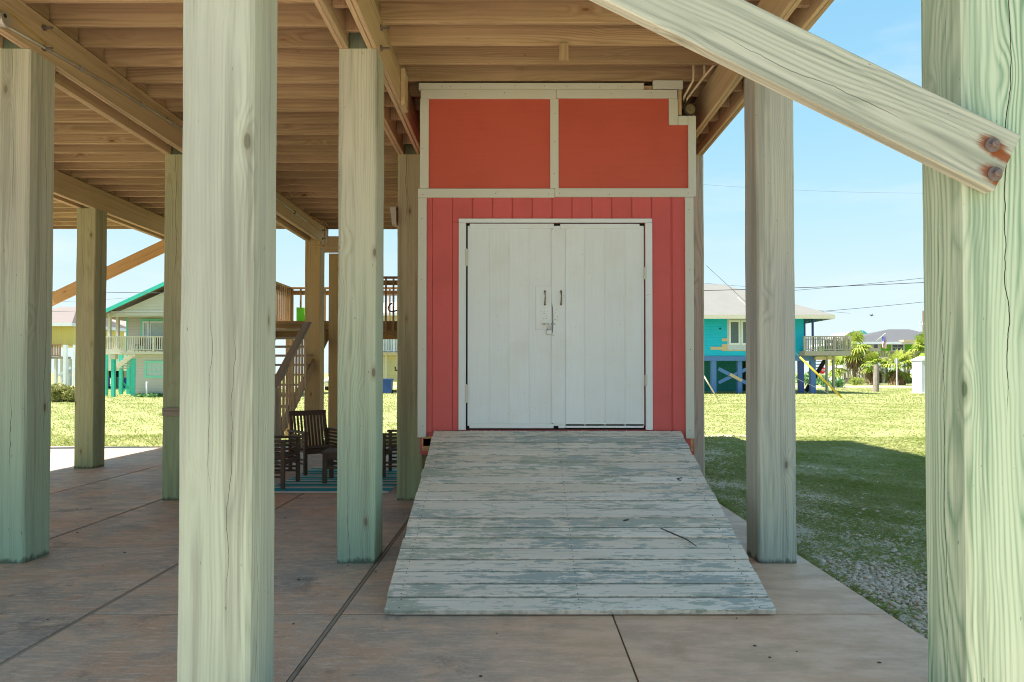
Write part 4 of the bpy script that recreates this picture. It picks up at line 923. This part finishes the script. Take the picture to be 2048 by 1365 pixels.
fbar('cross_brace', 241, 760, 258, 779, d+3.7, .12, .04, 'teal_trim', bh); fbar('cross_brace', 241, 787, 260, 770, d+3.8, .12, .04, 'teal_trim', bh)
for k in range(8):
    t = k/8; a = W(232, 738, d+2.6).lerp(W(262, 712, d+2.6), t); box('stair_tread', (a.x-.2, d+2.4, a.z), (a.x+.28, d+3.5, a.z+.05), 'cream_trim', bh, bev=0, axis='y')
bar('stair_stringer', W(228, 740, d+2.4), W(264, 711, d+2.4), .28, .05, 'cream_trim', bh, up=(0, 1, 0), bev=0)
for k, x in enumerate((274, 308)):
    c_ = thing('balcony_chair', W(x, 700, d+.9), ('dark woven chair on the beige house balcony, left of the pair', 'dark woven chair on the beige house balcony, right of the pair')[k], 'chair', 'balcony chairs')
    a = W(x-2, 675, d+1.0); b = W(x+13, 702.8, d+1.0)
    box('backrest', (a.x, d+1.3, b.z+.45), (b.x, d+1.36, a.z), 'brown_metal', c_, bev=0); box('seat', (a.x, d+.8, b.z+.36), (b.x, d+1.3, b.z+.44), 'brown_metal', c_, bev=0)
    for xx in (a.x, b.x-.05):
        for yy in (d+.8, d+1.25): box('leg', (xx, yy, b.z-.01), (xx+.05, yy+.05, b.z+.355), 'brown_metal', c_, bev=0)
tag(tube('vent_pipe', [W(293.5, 794, d-.4), W(293.5, 764, d-.4)], .05, 'white_far', None, 10), 'short white pipe standing in the grass before the beige house', 'pipe')
# yellow house further left
d = 62; W = lambda x, y, dd=d: at(x, y, dd)
yh = thing('stilt_house', (at(90, 0, d).x, d+4, 0), 'yellow boarded house on white stilts with brown roof, far left', 'house')
fbox('wall', 20, 646, 146, 690, d, d+8, 'yellow_siding', yh); hip(yh, W(5, 0).x, W(160, 0).x, d-.6, d+9, W(0, 646, d-.6).z, W(0, 614, d+4).z, W(70, 0).x, W(105, 0).x, d+4, 'shingle_brown', .3, 'white_far')
box('deck_floor', (W(20, 0).x, d-1.6, W(0, 718).z), (W(150, 0).x, d, W(0, 714).z), 'weathered_wood', yh, bev=0, axis='x'); frail(yh, (W(20, 0).x, d-1.5), (W(150, 0).x, d-1.5), W(0, 714, d-1.5).z, 1.1, 40, 'deck_wood', .07, 4)
for x in (60, 95, 128.5, 148): fbox('stilt', x-2.4, 690, x+2.4, 772, d-1.9, d-1.6, 'white_far', yh)
for x in (110, 122, 138): fbox('stilt', x-1.5, 718, x+1.5, 772, d+4, d+4.3, 'white_far', yh)
fbar('cross_brace', 116, 752, 142, 735, d-1.5, .2, .05, 'white_far', yh); fbar('cross_brace', 128, 735, 142, 752, d+3.9, .2, .05, 'white_far', yh)
# low house with a pinkish roof between them
d = 84; W = lambda x, y, dd=d: at(x, y, dd)
ph = thing('low_house', (at(230, 0, d).x, d+4, 0), 'house with a faded pinkish shingle roof showing behind the beige balcony', 'house')
fbox('wall', 150, 688, 262, 742, d, d+8, 'cream_siding', ph); MB().prism([W(140, 690, d-.8), W(150, 638, d+4), W(252, 638, d+4), W(265, 690, d-.8)], (0, 5, 0)).build('roof', 'shingle_brown', ph)
for x in (160, 190, 212, 250): fbox('stilt', x-2, 742, x+2, 770, d, d+.4, 'far_timber', ph)
fbox('under_panel_or_shade', 196, 742, 262, 756, d+3, d+3.1, 'dark_void', ph)  # near-black sheet standing for the shade under the house
# pale yellow house behind the post left of the shed
d = 52; W = lambda x, y, dd=d: at(x, y, dd)
py = thing('stilt_house', (at(760, 0, d).x, d+4, 0), 'pale yellow house with white balcony railing seen left of the shed', 'house')
fbox('wall', 700, 615, 900, 703, d+1.5, d+8, 'cream_siding', py); fbox('wall', 690, 711, 900, 764, d+.5, d+7, 'pale_yellow_siding', py)
box('balcony_floor', (W(680, 0).x, d-.2, W(0, 711).z), (W(900, 0).x, d+1.49, W(0, 705).z), 'tan_board', py, bev=0, axis='x'); frail(py, (W(680, 0).x, d), (W(900, 0).x, d), W(0, 705).z, 1.1, 70, 'white_far', .05, 6)
hip(py, W(670, 0).x, W(930, 0).x, d-.6, d+9, W(0, 626, d-.6).z, W(0, 604, d+4).z, W(760, 0).x, W(840, 0).x, d+4, 'white_metal_roof', .2, 'white_far')
window(py, 774, 676, 782, 704, d+1.5, 'white_far', 'glassy', .1)
for x in (700, 772, 795, 850): fbox('stilt', x-1.4, 711.2, x+1.4, 786, d+.0, d+.2, 'cream_trim', py)
tag(tube('wall_hook', [W(790.5, 734), W(790.5, 741), W(797, 741)], .07, 'brown_metal', None, 8), 'dark bracket hook on the pale yellow house wall', 'hook')

# wheeled bins, car, portable toilet
def bin_(x, y, d, mat, label, w=.62, h=1.05):
    p = at(x, y, d); p.z = -.04; t = thing('wheeled_bin', p, label, 'bin', 'wheeled rubbish bins')
    MB().prism([(-w*.40, -.30, .04), (w*.40, -.30, .04), (w*.5, -.34, h*.9), (-w*.5, -.34, h*.9)], (0, .66, 0)).build('body', mat, t, wc=False)
    MB().prism([(-w*.54, -.37, h*.905), (w*.54, -.37, h*.905), (w*.5, -.37, h), (-w*.5, -.37, h)], (0, .74, 0)).build('lid', mat, t, wc=False)
    for sx in (-1, 1): MB().tube([(sx*w*.46-.03, .30, .13), (sx*w*.46+.03, .30, .13)], .13, 14).build('wheel', 'tyre', t, wc=False)
bin_(210, 773, 66, 'bin_blue', 'blue wheeled bin left of the turquoise stilts'); bin_(233, 771, 70, 'bin_green', 'dark green wheeled bin between the turquoise stilts'); bin_(252, 771, 66, 'bin_blue', 'blue wheeled bin behind the turquoise cross brace')
bin_(775, 786, 50, 'bin_blue', 'blue wheeled bin beneath the pale yellow house', .72, 1.1)
def car(loc, rz, label):
    t = thing('parked_car', loc, label, 'car', rz=rz); hw = .88
    prof = [(-2.2, .35), (2.2, .35), (2.25, .75), (2.1, .95), (1.15, 1.05), (.45, 1.55), (-1.5, 1.58), (-2.15, 1.05), (-2.25, .7)]
    bm = bmesh.new(); vs = [bm.verts.new((-hw, y, z)) for y, z in prof]; f = bm.faces.new(vs); r = bmesh.ops.extrude_face_region(bm, geom=[f]); bmesh.ops.translate(bm, verts=[v for v in r['geom'] if isinstance(v, bmesh.types.BMVert)], vec=(2*hw, 0, 0))
    bmesh.ops.recalc_face_normals(bm, faces=bm.faces); bmesh.ops.bevel(bm, geom=bm.edges[:], offset=.07, segments=2, affect='EDGES'); me = bpy.data.meshes.new('car'); bm.to_mesh(me); bm.free(); mesh_obj('body', me, 'car_white', t, None, False)
    MB().prism([(-.75, 1.13, 1.10), (.75, 1.13, 1.10), (.68, .56, 1.50), (-.68, .56, 1.50)], (0, .02, .02)).build('windscreen', 'glassy', t, wc=False)
    for sx in (-1, 1):
        MB().prism([(sx*.885, .95, 1.08), (sx*.885, .40, 1.46), (sx*.885, -1.4, 1.48), (sx*.885, -1.9, 1.08)], (sx*.008, 0, 0)).build('side_window', 'glassy', t, wc=False)
        for y in (1.4, -1.4):
            w = MB().tube([(sx*.72, y, .33), (sx*.92, y, .33)], .33, 18).build('wheel', 'tyre', t, wc=False); MB().tube([(sx*.90, y, .33), (sx*.93, y, .33)], .2, 12).build('rim', 'galvanised', w, wc=True) if False else None
        MB().box((sx*.6-.2, 2.2, .68), (sx*.6+.2, 2.27, .84)).build('headlight', 'pale_glass', t, wc=False)
p = at(676, 0, 60); car((p.x+.4, 60, -.03), R(180), 'white parked car glimpsed between the timber posts left of the shed')
d = 50; a = at(1836, 0, d); b = at(1836+42, 0, d); zt = at(0, 722, d).z; t = thing('portable_toilet', ((a.x+b.x)/2, d+.6, -.045), 'grey portable toilet with white rounded roof beside the right post', 'toilet')
x0, x1 = a.x, b.x; hw = (x1-x0)/2; xm = (x0+x1)/2
MB().box((x0, d, .03), (x1, d+1.25, zt)).build('cabin', 'porta_grey', t); MB().box((x0-.04, d-.06, -.04), (x1+.04, d+1.3, .028)).build('skid', 'porta_white', t)
pts = [(xm-hw-.05+(2*hw+.1)*k/12, d-.06, zt+.002+.34*math.sin(math.pi*k/12)**.7) for k in range(13)]; pts[0] = (xm-hw-.05, d-.06, zt+.10); pts[-1] = (xm+hw+.05, d-.06, zt+.10)
MB().prism([(xm-hw-.05, d-.06, zt+.002)]+pts+[(xm+hw+.05, d-.06, zt+.002)], (0, 1.36, 0)).build('roof', 'porta_white', t)
dd_ = MB().box((x0+.22, d-.035, .10), (x1-.22, d-.002, zt-.28)).build('door', 'porta_white', t)
for k in range(5): MB().box((x0+.34+.17*k, d-.055, .85), (x0+.38+.17*k, d-.0352, zt-.5)).build('door_rib', 'porta_grey', dd_)
bar('door_rib', (x0+.32, d-.045, .25), (x1-.32, d-.045, .62), .05, .018, 'porta_grey', dd_, up=(0, 1, 0), bev=0); MB().box((x1-.36, d-.07, 1.0), (x1-.27, d-.0353, 1.18)).build('handle', 'black_metal', dd_)
# stub of an old pole
d = 55; a = at(1745, 0, d); o = MB(); zs = at(0, 729.5, d).z
sp_l = [(a.x-.26, d), (a.x+.02, d-.22), (a.x+.26, d), (a.x, d+.24)]
o.tube([(a.x-.04, d, -.06), (a.x, d, .6), (a.x+.03, d, 1.3), (a.x+.06, d, zs)], [.24, .235, .22, .21], 12)
tag(o.build('cut_pole', 'stump_wood', smooth=False), 'thick grey sawn-off pole standing alone on the lawn', 'pole')
# signs
def octagon(c, r, y0, y1): return [(c.x+r*math.cos(math.pi/8+k*math.pi/4), y0, c.z+r*math.sin(math.pi/8+k*math.pi/4)) for k in range(8)]
d = 72; c = at(1644, 741, d); t = thing('stop_sign', (c.x, d, 0), 'red octagonal stop sign on a thin post beside the turquoise deck', 'sign', 'road signs')
r_ = 8.2*d/1365/1.0
MB().tube([(c.x, d+.05, -.1), (c.x, d+.05, c.z)], .04, 8).build('sign_post', 'galvanised', t)
MB().prism(octagon(c, r_, d, 0), (0, .02, 0)).build('border', 'sign_white', t); MB().prism(octagon(c, r_*.9, d-.012, 0), (0, .01, 0)).build('face', 'red_sign', t)
fc = bpy.data.curves.new('stop_text', 'FONT'); fc.body = 'STOP'; fc.align_x = 'CENTER'; fc.align_y = 'CENTER'; fc.size = r_*.80; fc.extrude = .004; fo = bpy.data.objects.new('lettering_curve', fc); lm = bpy.data.meshes.new_from_object(fo); bpy.data.objects.remove(fo); lm.materials.clear(); lm.materials.append(M['sign_white']); fo = link(bpy.data.objects.new('lettering', lm)); fo.parent = t
fo.matrix_basis = wmat(t).inverted() @ Matrix.Translation((c.x, d-.018, c.z)) @ Matrix.Rotation(R(90), 4, 'X')
d = 66; c = at(1793, 723, d); t = thing('road_sign', (c.x, d, 0), 'grey back of a road sign on a slim pole before the palms', 'sign', 'road signs')
MB().tube([(c.x, d-.04, -.1), (c.x, d-.04, c.z+.3)], .055, 8).build('sign_post', 'cream_trim', t); o_ = MB().prism(octagon(c, 5.6*d/1365, d, 0), (0, .02, 0)); o_.v = [(c.x+(v[0]-c.x)*.75, v[1], c.z+(v[2]-c.z)*1.25) for v in o_.v]; o_.build('face', 'sign_back', t)
# flag on the lime green house
d = 92; nf = NT('flag_cloth'); M['flag_cloth'] = nf.m; X_, Y_, Z_ = nf.sep(nf.coord())
st_ = nf.math('GREATER_THAN', nf.math('FRACT', nf.math('MULTIPLY', X_, 7.)), .5); cc = nf.mix(st_, (.7, .68, .68), (.5, .05, .05)); cn = nf.math('MULTIPLY', nf.math('GREATER_THAN', Z_, .1), nf.math('LESS_THAN', X_, .05)); nf.col(nf.mix(cn, cc, (.06, .09, .3))); nf.rough(.8)
a = at(1771, 672, d); t = thing('flag', (a.x, d, a.z), 'red white and blue flag hanging from the lime green house', 'flag')
tube('staff', [a+Vector((0, 2.4, -.6)), a+Vector((.0, .0, .35))], .035, 'white_far', t); m = MB()
for i in range(6):
    for j in range(8):
        def fp(u, v): return (a.x-.45+.09*u+.05*math.sin(v*.9), d-.02+.08*math.sin(u*1.3+v*.5), a.z-.1-.2*v)
        m.face([fp(i, j), fp(i+1, j), fp(i+1, j+1), fp(i, j+1)])
m.build('cloth', 'flag_cloth', t)
# utility pole, wires, guys
d = 120; a = at(1847, 622, d); t = thing('utility_pole', (a.x, d, 0), 'dark wooden utility pole rising above the lime green house roof', 'pole')
MB().tube([(a.x+.05, d, -.05), a], [.26, .2], 10).build('shaft', 'pole_wood', t); tube('lamp_arm', [a+Vector((0, 0, -2.6)), a+Vector((-.5, 0, -2.0)), a+Vector((-.9, 0, -2.1))], .05, 'galvanised', t, 6)
def wire(name, p, q, sag, r, label, group='overhead wires', mat='wire_dark'):
    P = [p.lerp(q, k/16)-Vector((0, 0, sag*4*(k/16)*(1-k/16))) for k in range(17)]; tag(tube(name, P, r, mat, None, 5), label, 'wire', group)
wire('power_line', at(1300, 584, 44), at(2300, 537, 50), .25, .022, 'thick dark power line crossing above the turquoise roof')
wire('power_line', at(1300, 556, 60), at(1500, 574, 58), .05, .012, 'thin wire sloping down across the turquoise house roof top')
wire('power_line', at(1580, 582, 44), at(2300, 495, 48), .25, .014, 'slightly steeper power line fanning above the thick one')
wire('power_line', at(1580, 628, 60), at(2300, 545, 62), .35, .020, 'lower power line running up from the turquoise eave')
wire('power_line', at(1300, 588, 58), at(1700, 627, 60), .05, .012, 'faint wire across the turquoise house roof near the eave')
wire('power_line', at(1240, 355, 30), at(2300, 372, 30), .5, .0035, 'very thin high wire in the blue sky right of the shed')
wire('power_line', at(60, 582, 40), at(900, 592, 40), .05, .017, 'thick dark wire above the beige house on the left')
wire('power_line', at(60, 622, 41), at(420, 626, 41), .05, .010, 'pale thin wire crossing the beige house gable')
wire('power_line', at(60, 606, 60), at(330, 590, 60), .1, .010, 'faint sloping wire in the sky beside the beige house')
d0 = at(1697, 806, 34); d0.z = -.05
g1 = at(1596, 711, 34); t = thing('guy_wire', d0, 'guy wire in a yellow plastic guard slanting into the right lawn', 'guy wire')
e_ = d0+(g1-d0)*2.2; tube('cable', [d0, e_], .009, 'galvanised', t, 6); tube('guard', [d0.lerp(g1, .13), d0.lerp(g1, .96)], .048, 'yellow_guard', t, 10)
d0 = at(1441, 794, 34); d0.z = -.05; g1 = at(1395, 731, 34); t = thing('guy_wire', d0, 'guy wire with pale yellow guard between shed and grey post', 'guy wire'); tube('cable', [d0, d0+(g1-d0)*3.], .009, 'galvanised', t, 6); tube('guard', [d0.lerp(g1, .12), d0.lerp(g1, .9)], .035, 'pvc', t, 8)
wire('guy_wire', at(1660, 788, 40), at(1500, 716, 40), 0, .012, 'thin bare guy wire crossing the blue stilts', 'overhead wires', 'galvanised')
wire('guy_wire', at(1412, 531, 36), at(1500, 612, 36), 0, .010, 'thin guy wire slanting across the turquoise house roof', 'overhead wires')
# a bird on the wing
d = 60; c = at(1743, 632, d); t = thing('flying_bird', c, 'small dark bird flying in the sky right of the turquoise house', 'bird')
MB().tube([c+Vector((-.16, 0, .0)), c+Vector((-.08, 0, 0)), c, c+Vector((.10, 0, .01)), c+Vector((.15, 0, .02)), c+Vector((.19, 0, .01))], [.008, .035, .045, .03, .03, .006], 8).build('body', 'bird_grey', t)
for s in (-1, 1): MB().prism([c+Vector((-.05, 0, .02)), c+Vector((.07, 0, .02)), c+Vector((.02, s*.18, .12)), c+Vector((-.10, s*.34, .16))], (0, 0, .008)).build('wing', 'bird_grey', t)

# ------------------------------------------------------------------ planting
def leafmat(name, c1, c2, c3=None, trans=.0):
    n = NT(name); M[name] = n.m; f = n.attr('tint'); c = n.mix(f, c1, c2)
    if c3: c = n.mix(n.ramp(n.noise(n.coord(), .9, 4., .6), .42, .62, 0., .85), c, c3)
    n.col(c); n.rough(.7)
    if trans:
        tr = n.t.nodes.new('ShaderNodeBsdfTranslucent'); n.set(tr.inputs['Color'], c); ms = n.t.nodes.new('ShaderNodeMixShader'); ms.inputs[0].default_value = trans
        n.t.links.new(n.b.outputs[0], ms.inputs[1]); n.t.links.new(tr.outputs[0], ms.inputs[2]); n.t.links.new(ms.outputs[0], n.out.inputs[0])
leafmat('palm_leaf', (.18, .28, .03), (.38, .42, .09), None, .4); leafmat('palm_dead', (.26, .19, .10), (.15, .10, .06)); leafmat('shrub_leaf', (.18, .22, .05), (.40, .36, .15), None, .3); leafmat('shrub_green', (.08, .20, .07), (.16, .32, .12), None, .3)
leafmat('grass', (.235, .30, .065), (.41, .395, .17), (.35, .355, .14), .45)
def tinted(name, V, F, tint, mat, parent=None, loc=(0, 0, 0), wc=False):
    V = np.asarray(V, dtype=np.float32).reshape(-1, 3); F = np.asarray(F, dtype=np.int32); k = F.shape[1]
    me = bpy.data.meshes.new(name); me.vertices.add(len(V)); me.vertices.foreach_set('co', V.ravel()); me.loops.add(F.size); me.loops.foreach_set('vertex_index', F.ravel())
    me.polygons.add(len(F)); me.polygons.foreach_set('loop_start', np.arange(0, F.size, k, dtype=np.int32)); me.polygons.foreach_set('loop_total', np.full(len(F), k, dtype=np.int32)); me.update(calc_edges=True)
    a = me.attributes.new('tint', 'FLOAT', 'POINT'); a.data.foreach_set('value', np.asarray(tint, dtype=np.float32)); me.validate()
    return mesh_obj(name, me, mat, parent, Matrix.Translation(loc), wc)
def palm(px, ytop, ybase, d, rpx, label, seed, skirt=True):
    rd = random.Random(seed); b = at(px, 0, d); b.z = -.05; H = at(px, ytop+rpx*.75, d).z; rr = rpx*d/1365
    t = thing('fan_palm', (b.x, d, -.05), label, 'palm', 'fan palms along the road')
    m = MB(); N = 9; rs = []; pts = []
    for k in range(N+1):
        z = H*k/N; pts.append((.10*math.sin(k*.9+seed), .06*math.cos(k+seed), z)); rs.append((.34 if k == 0 else .25)*(1+.10*(-1)**k)*(1-.2*k/N)*max(.7, rr/2.4))
    m.tube(pts, rs, 10).build('trunk', 'post_bark', t, wc=False)
    def fans(n, elmin, elmax, mat, nm, length, zoff):
        V = []; F = []; T = []
        for k in range(n):
            az = rd.uniform(0, 2*math.pi); el = math.radians(rd.uniform(elmin, elmax)); L = length*rd.uniform(.75, 1.1); ti = rd.random()
            dirv = Vector((math.cos(az)*math.cos(el), math.sin(az)*math.cos(el), math.sin(el))); side = dirv.cross(Vector((0, 0, 1))).normalized(); upv = side.cross(dirv).normalized()
            o = Vector((0, 0, H+zoff)); hub = o+dirv*L*.48
            i = len(V); w = side*.03; V += [o-w, o+w, hub+w, hub-w]; T += [ti*.6]*4; F.append((i, i+1, i+2, i+3))
            nb = 13
            for j in range(nb):
                a_ = math.radians(-105+210*j/(nb-1)); dv = (dirv*math.cos(a_)+side*math.sin(a_)).normalized(); bl = L*.62*(1-.25*abs(a_)/1.9)*rd.uniform(.85, 1.1); sw = dv.cross(upv).normalized()*L*.045
                mid = hub+dv*bl*.6+upv*.03; tip = hub+dv*bl+Vector((0, 0, -bl*rd.uniform(.15, .5)))
                i = len(V); V += [hub-sw*.4, mid-sw, tip, mid+sw]; tt = min(1, max(0, ti+rd.uniform(-.2, .3))); T += [tt]*4; F.append((i, i+1, i+2, i+3))
        tinted(nm, [tuple(v) for v in V], F, T, mat, t)
    fans(20, -20, 85, 'palm_leaf', 'crown', rr*1.05, 0); fans(7, -50, -20, 'palm_leaf', 'lower_crown', rr*.95, -.1)
    if skirt: fans(26, -88, -60, 'palm_dead', 'dead_skirt', rr*.95, -.05)
palm(1703, 668, 764, 86, 38, 'tall fan palm with shaggy brown skirt right of the turquoise deck', 3)
palm(1741, 706, 765, 84, 33, 'short fan palm behind the sawn-off grey pole', 5); palm(1790, 703, 765, 82, 39, 'bushy fan palm behind the road sign', 8)
palm(1851, 668, 765, 80, 40, 'fan palm partly hidden by the mint green post on the right', 12); palm(1667, 714, 765, 92, 27, 'dense low fan palm behind the turquoise deck posts', 15, False)
def shrub(px, ytop, ybase, wpx, d, mat, label, n, seed, nm='leafy_shrub'):
    r_ = np.random.default_rng(seed); b = at(px, ybase, d); b.z = -.05; H = (ybase-ytop)*d/1365.; W_ = wpx*d/1365./2
    t = thing(nm, (b.x, d, -.05), label, 'shrub')
    m = MB()
    for k in range(6):
        a_ = k*1.05+seed; m.tube([(0, 0, 0), (.3*W_*math.cos(a_), .3*W_*math.sin(a_), H*.4), (.7*W_*math.cos(a_), .6*W_*math.sin(a_), H*.8)], [.03, .02, .008], 5)
    m.build('stem', 'bark_twig', t, wc=False)
    u = r_.normal(size=(n, 3)); u /= np.linalg.norm(u, axis=1)[:, None]; rad = r_.uniform(.35, 1., n)**.5; lob = 1+.25*np.sin(u[:, 0]*5+seed)+.2*np.sin(u[:, 1]*7)
    P = u*(rad*lob)[:, None]*np.array([W_, W_*.8, H*.52])+np.array([0, 0, H*.5]); P[:, 2] = np.maximum(P[:, 2], .03)
    s = .05*max(1., H); e1 = r_.normal(size=(n, 3))*s; e2 = r_.normal(size=(n, 3))*s
    V = np.stack([P-e1, P+e2*.6, P+e1, P-e2*.6], 1).reshape(-1, 3); F = np.arange(4*n).reshape(n, 4); tinted('foliage', V, F, np.repeat(r_.random(n), 4), mat, t)
shrub(128, 766, 800, 62, 36, 'shrub_leaf', 'loose yellow green shrub at the lawn edge on the far left', 2600, 4)
shrub(1676, 754, 771, 26, 70, 'shrub_green', 'low bright green clump at the roadside beside the stop sign', 1200, 6); shrub(1649, 748, 770, 18, 71, 'shrub_green', 'small green clump behind the blue stilts near the stop sign', 900, 9)
shrub(1712, 752, 768, 30, 82, 'palm_leaf', 'low leafy clump at the foot of the tall palm', 900, 10); shrub(301, 789, 796, 50, 43.0, 'shrub_green', 'flat weeds along the foot of the beige house wall', 900, 12)
shrub(1620, 742, 766, 60, 84, 'shrub_green', 'dark hedge behind the turquoise house stairs', 1600, 13)
# timber fence and steps along the green house lot
d = 94; t = thing('timber_fence', (at(1690, 0, d).x, d, 0), 'weathered picket fence and steps below the lime green house', 'fence')
for k in range(34):
    x = 1668+k*2.1; a = at(x, 738+random.uniform(-2, 2), d); ln = random.uniform(-.25, .25); bar('picket', (a.x, d, -.05), (a.x+ln, d, a.z), .09, .04, 'weathered_wood', t, up=(0, 1, 0), bev=0)
fbar('rail', 1666, 742, 1742, 742, d+.05, .12, .05, 'far_timber', t); fbar('stair_rail', 1705, 755, 1745, 722, d-.6, .14, .08, 'far_timber', t); fbar('stair_rail', 1700, 765, 1735, 738, d-.6, .2, .08, 'far_timber', t)

# ------------------------------------------------------------------ gravel and grass
def gravel():
    n = NT('gravel'); M['gravel'] = n.m; c = n.mix(n.attr('tint'), (.58, .43, .30), (.90, .72, .54)); n.col(n.mix(n.noise(n.coord(), 60, 3.), c, (.4, .34, .3))); n.rough(.85)
    g = np.random.default_rng(3); bm = bmesh.new(); bmesh.ops.create_icosphere(bm, subdivisions=1, radius=1); bv = np.array([v.co[:] for v in bm.verts]); bf = np.array([[v.index for v in f.verts] for f in bm.faces]); bm.free()
    P = []
    while len(P) < 2400:
        x, y = g.uniform(2.36, 4.4), g.uniform(2.9, 9.0)
        e1 = ((x-2.68)/.36)**2+((y-5.05)/.52)**2; e2 = ((x-2.40)/.18)**2+((y-3.95)/.40)**2; e3 = .35 if mnoise.noise(Vector((x*1.6, y*1.3, 2.)))>.28 else 0
        dens = max(math.exp(-e1*1.1), math.exp(-e2*1.2), e3*.12, .006)
        if g.random() < dens: P.append((x, y))
    P = np.array(P); N = len(P); s = np.clip(g.lognormal(-4.55, .38, N), .005, .026); V = []; F = []; T = []
    ang = g.uniform(0, 6.28, N); sq = g.uniform(.45, .8, N); el = g.uniform(.7, 1.35, N)
    jit = 1+g.normal(size=(N, len(bv)))*.14
    B = bv[None]*jit[:, :, None]; X = B[:, :, 0]*el[:, None]; Y = B[:, :, 1]; c_, s_ = np.cos(ang)[:, None], np.sin(ang)[:, None]
    VV = np.stack([(X*c_-Y*s_)*s[:, None]+P[:, :1], (X*s_+Y*c_)*s[:, None]+P[:, 1:], B[:, :, 2]*(s*sq)[:, None]-.043+(s*.35)[:, None]], 2).reshape(-1, 3)
    FF = (bf[None]+(np.arange(N)*len(bv))[:, None, None]).reshape(-1, 3)
    tag(tinted('gravel', VV, FF, np.repeat(g.random(N), len(bv)), 'gravel'), 'loose grey gravel along the right edge of the slab', 'gravel', kind='stuff')
gravel()
def grass():
    g = np.random.default_rng(21)
    def blades(P, h, w, lean):
        N = len(P); a = g.uniform(0, 6.283, N); b = a+g.normal(size=N)*.5+1.57; hh = h*g.uniform(.5, 1.3, N); ww = w*g.uniform(.6, 1.2, N); l = lean*g.uniform(.2, 1.3, N)*hh
        z0 = np.full(N, -.05); cx, cy = np.cos(a)*ww/2, np.sin(a)*ww/2; lx, ly = np.cos(b)*l, np.sin(b)*l
        v0 = np.stack([P[:, 0]-cx, P[:, 1]-cy, z0], 1); v1 = np.stack([P[:, 0]+cx, P[:, 1]+cy, z0], 1)
        v2 = np.stack([P[:, 0]+lx*.35+cx*.7, P[:, 1]+ly*.35+cy*.7, z0+hh*.6], 1); v3 = np.stack([P[:, 0]+lx, P[:, 1]+ly, z0+hh*(.95-.25*lean*.5)], 1)
        return np.stack([v0, v1, v2, v3], 1).reshape(-1, 3)
    VS = []; TS = []
    def field(n, xr, yr, h, w, lean, dens=None, tint=None):
        P = np.stack([g.uniform(*xr, n), g.uniform(*yr, n)], 1)
        k = np.ones(n, bool)
        inside = (P[:, 0] > -10.15) & (P[:, 0] < 2.34) & (P[:, 1] < 14.07) & (P[:, 1] > -8); k &= ~inside
        e1 = ((P[:, 0]-2.70)/.44)**2+((P[:, 1]-5.05)/.62)**2; e2 = ((P[:, 0]-2.40)/.2)**2+((P[:, 1]-3.95)/.42)**2
        k &= g.random(n) > np.maximum(np.exp(-e1*1.2), np.exp(-e2*1.2))*.97
        cell = np.sin(P[:, 0]*1.9+np.sin(P[:, 1]*1.3)*1.7)+np.sin(P[:, 1]*1.7+np.sin(P[:, 0]*2.3)*1.3)+.8*np.sin(P[:, 0]*5.3+P[:, 1]*4.1)+.6*np.sin(P[:, 0]*11+1.3*np.sin(P[:, 1]*9))
        near_ = np.clip((7.5-P[:, 0])/5., 0, 1)*(P[:, 0] > 2.3)*(P[:, 1] < 14)  # grass thinned beside the slab to bare pale soil and lift the shade
        k &= g.random(n) < np.clip(.62+.20*cell-.16*near_, .10, 1.)
        P = P[k]; cell = cell[k]; t = np.clip(.42-.12*cell+g.normal(size=len(P))*np.where(P[:, 1] > 16, .13, .26), 0, 1)
        VS.append(blades(P, h, w, lean)); TS.append(np.repeat(t, 4))
    field(150000, (2.34, 7.2), (2.6, 10.5), .027, .006, 2.2)
    field(95000, (2.34, 11.), (9.5, 16.5), .034, .010, 2.1)
    field(95000, (3., 24.), (16., 34.), .05, .020, 1.5)
    field(60000, (6., 40.), (33., 66.), .07, .05, .8)
    field(26000, (-12., 3.), (14.06, 17.), .055, .014, 1.)
    field(60000, (-24., -2.), (16.5, 34.), .055, .024, .9); field(36000, (-36., -6.), (33., 62.), .07, .05, .8)
    field(9000, (2.3, 2.42), (2.6, 14.), .05, .006, 1.4)
    V = np.concatenate(VS); T = np.concatenate(TS); F = np.arange(len(V)).reshape(-1, 4)
    tag(tinted('lawn_grass', V, F, T, 'grass'), 'short patchy green and straw coloured lawn grass', 'grass', kind='stuff')
grass()
# litter on the slab
g_ = random.Random(4); m = MB()
for k in range(60):
    x, y = g_.uniform(-5, 2.2), g_.uniform(3.2, 8.5); s = g_.uniform(.003, .008); a_ = g_.uniform(0, 6)
    m.prism([(x+s*math.cos(a_+q)*1.4, y+s*math.sin(a_+q), .002) for q in (0, 1.6, 3.1, 4.6)], (0, 0, .004))
tag(m.build('slab_litter', 'bark_twig'), 'tiny dark seeds and crumbs scattered on the concrete', 'debris', kind='stuff')
p = at(1420, 1301, 1);
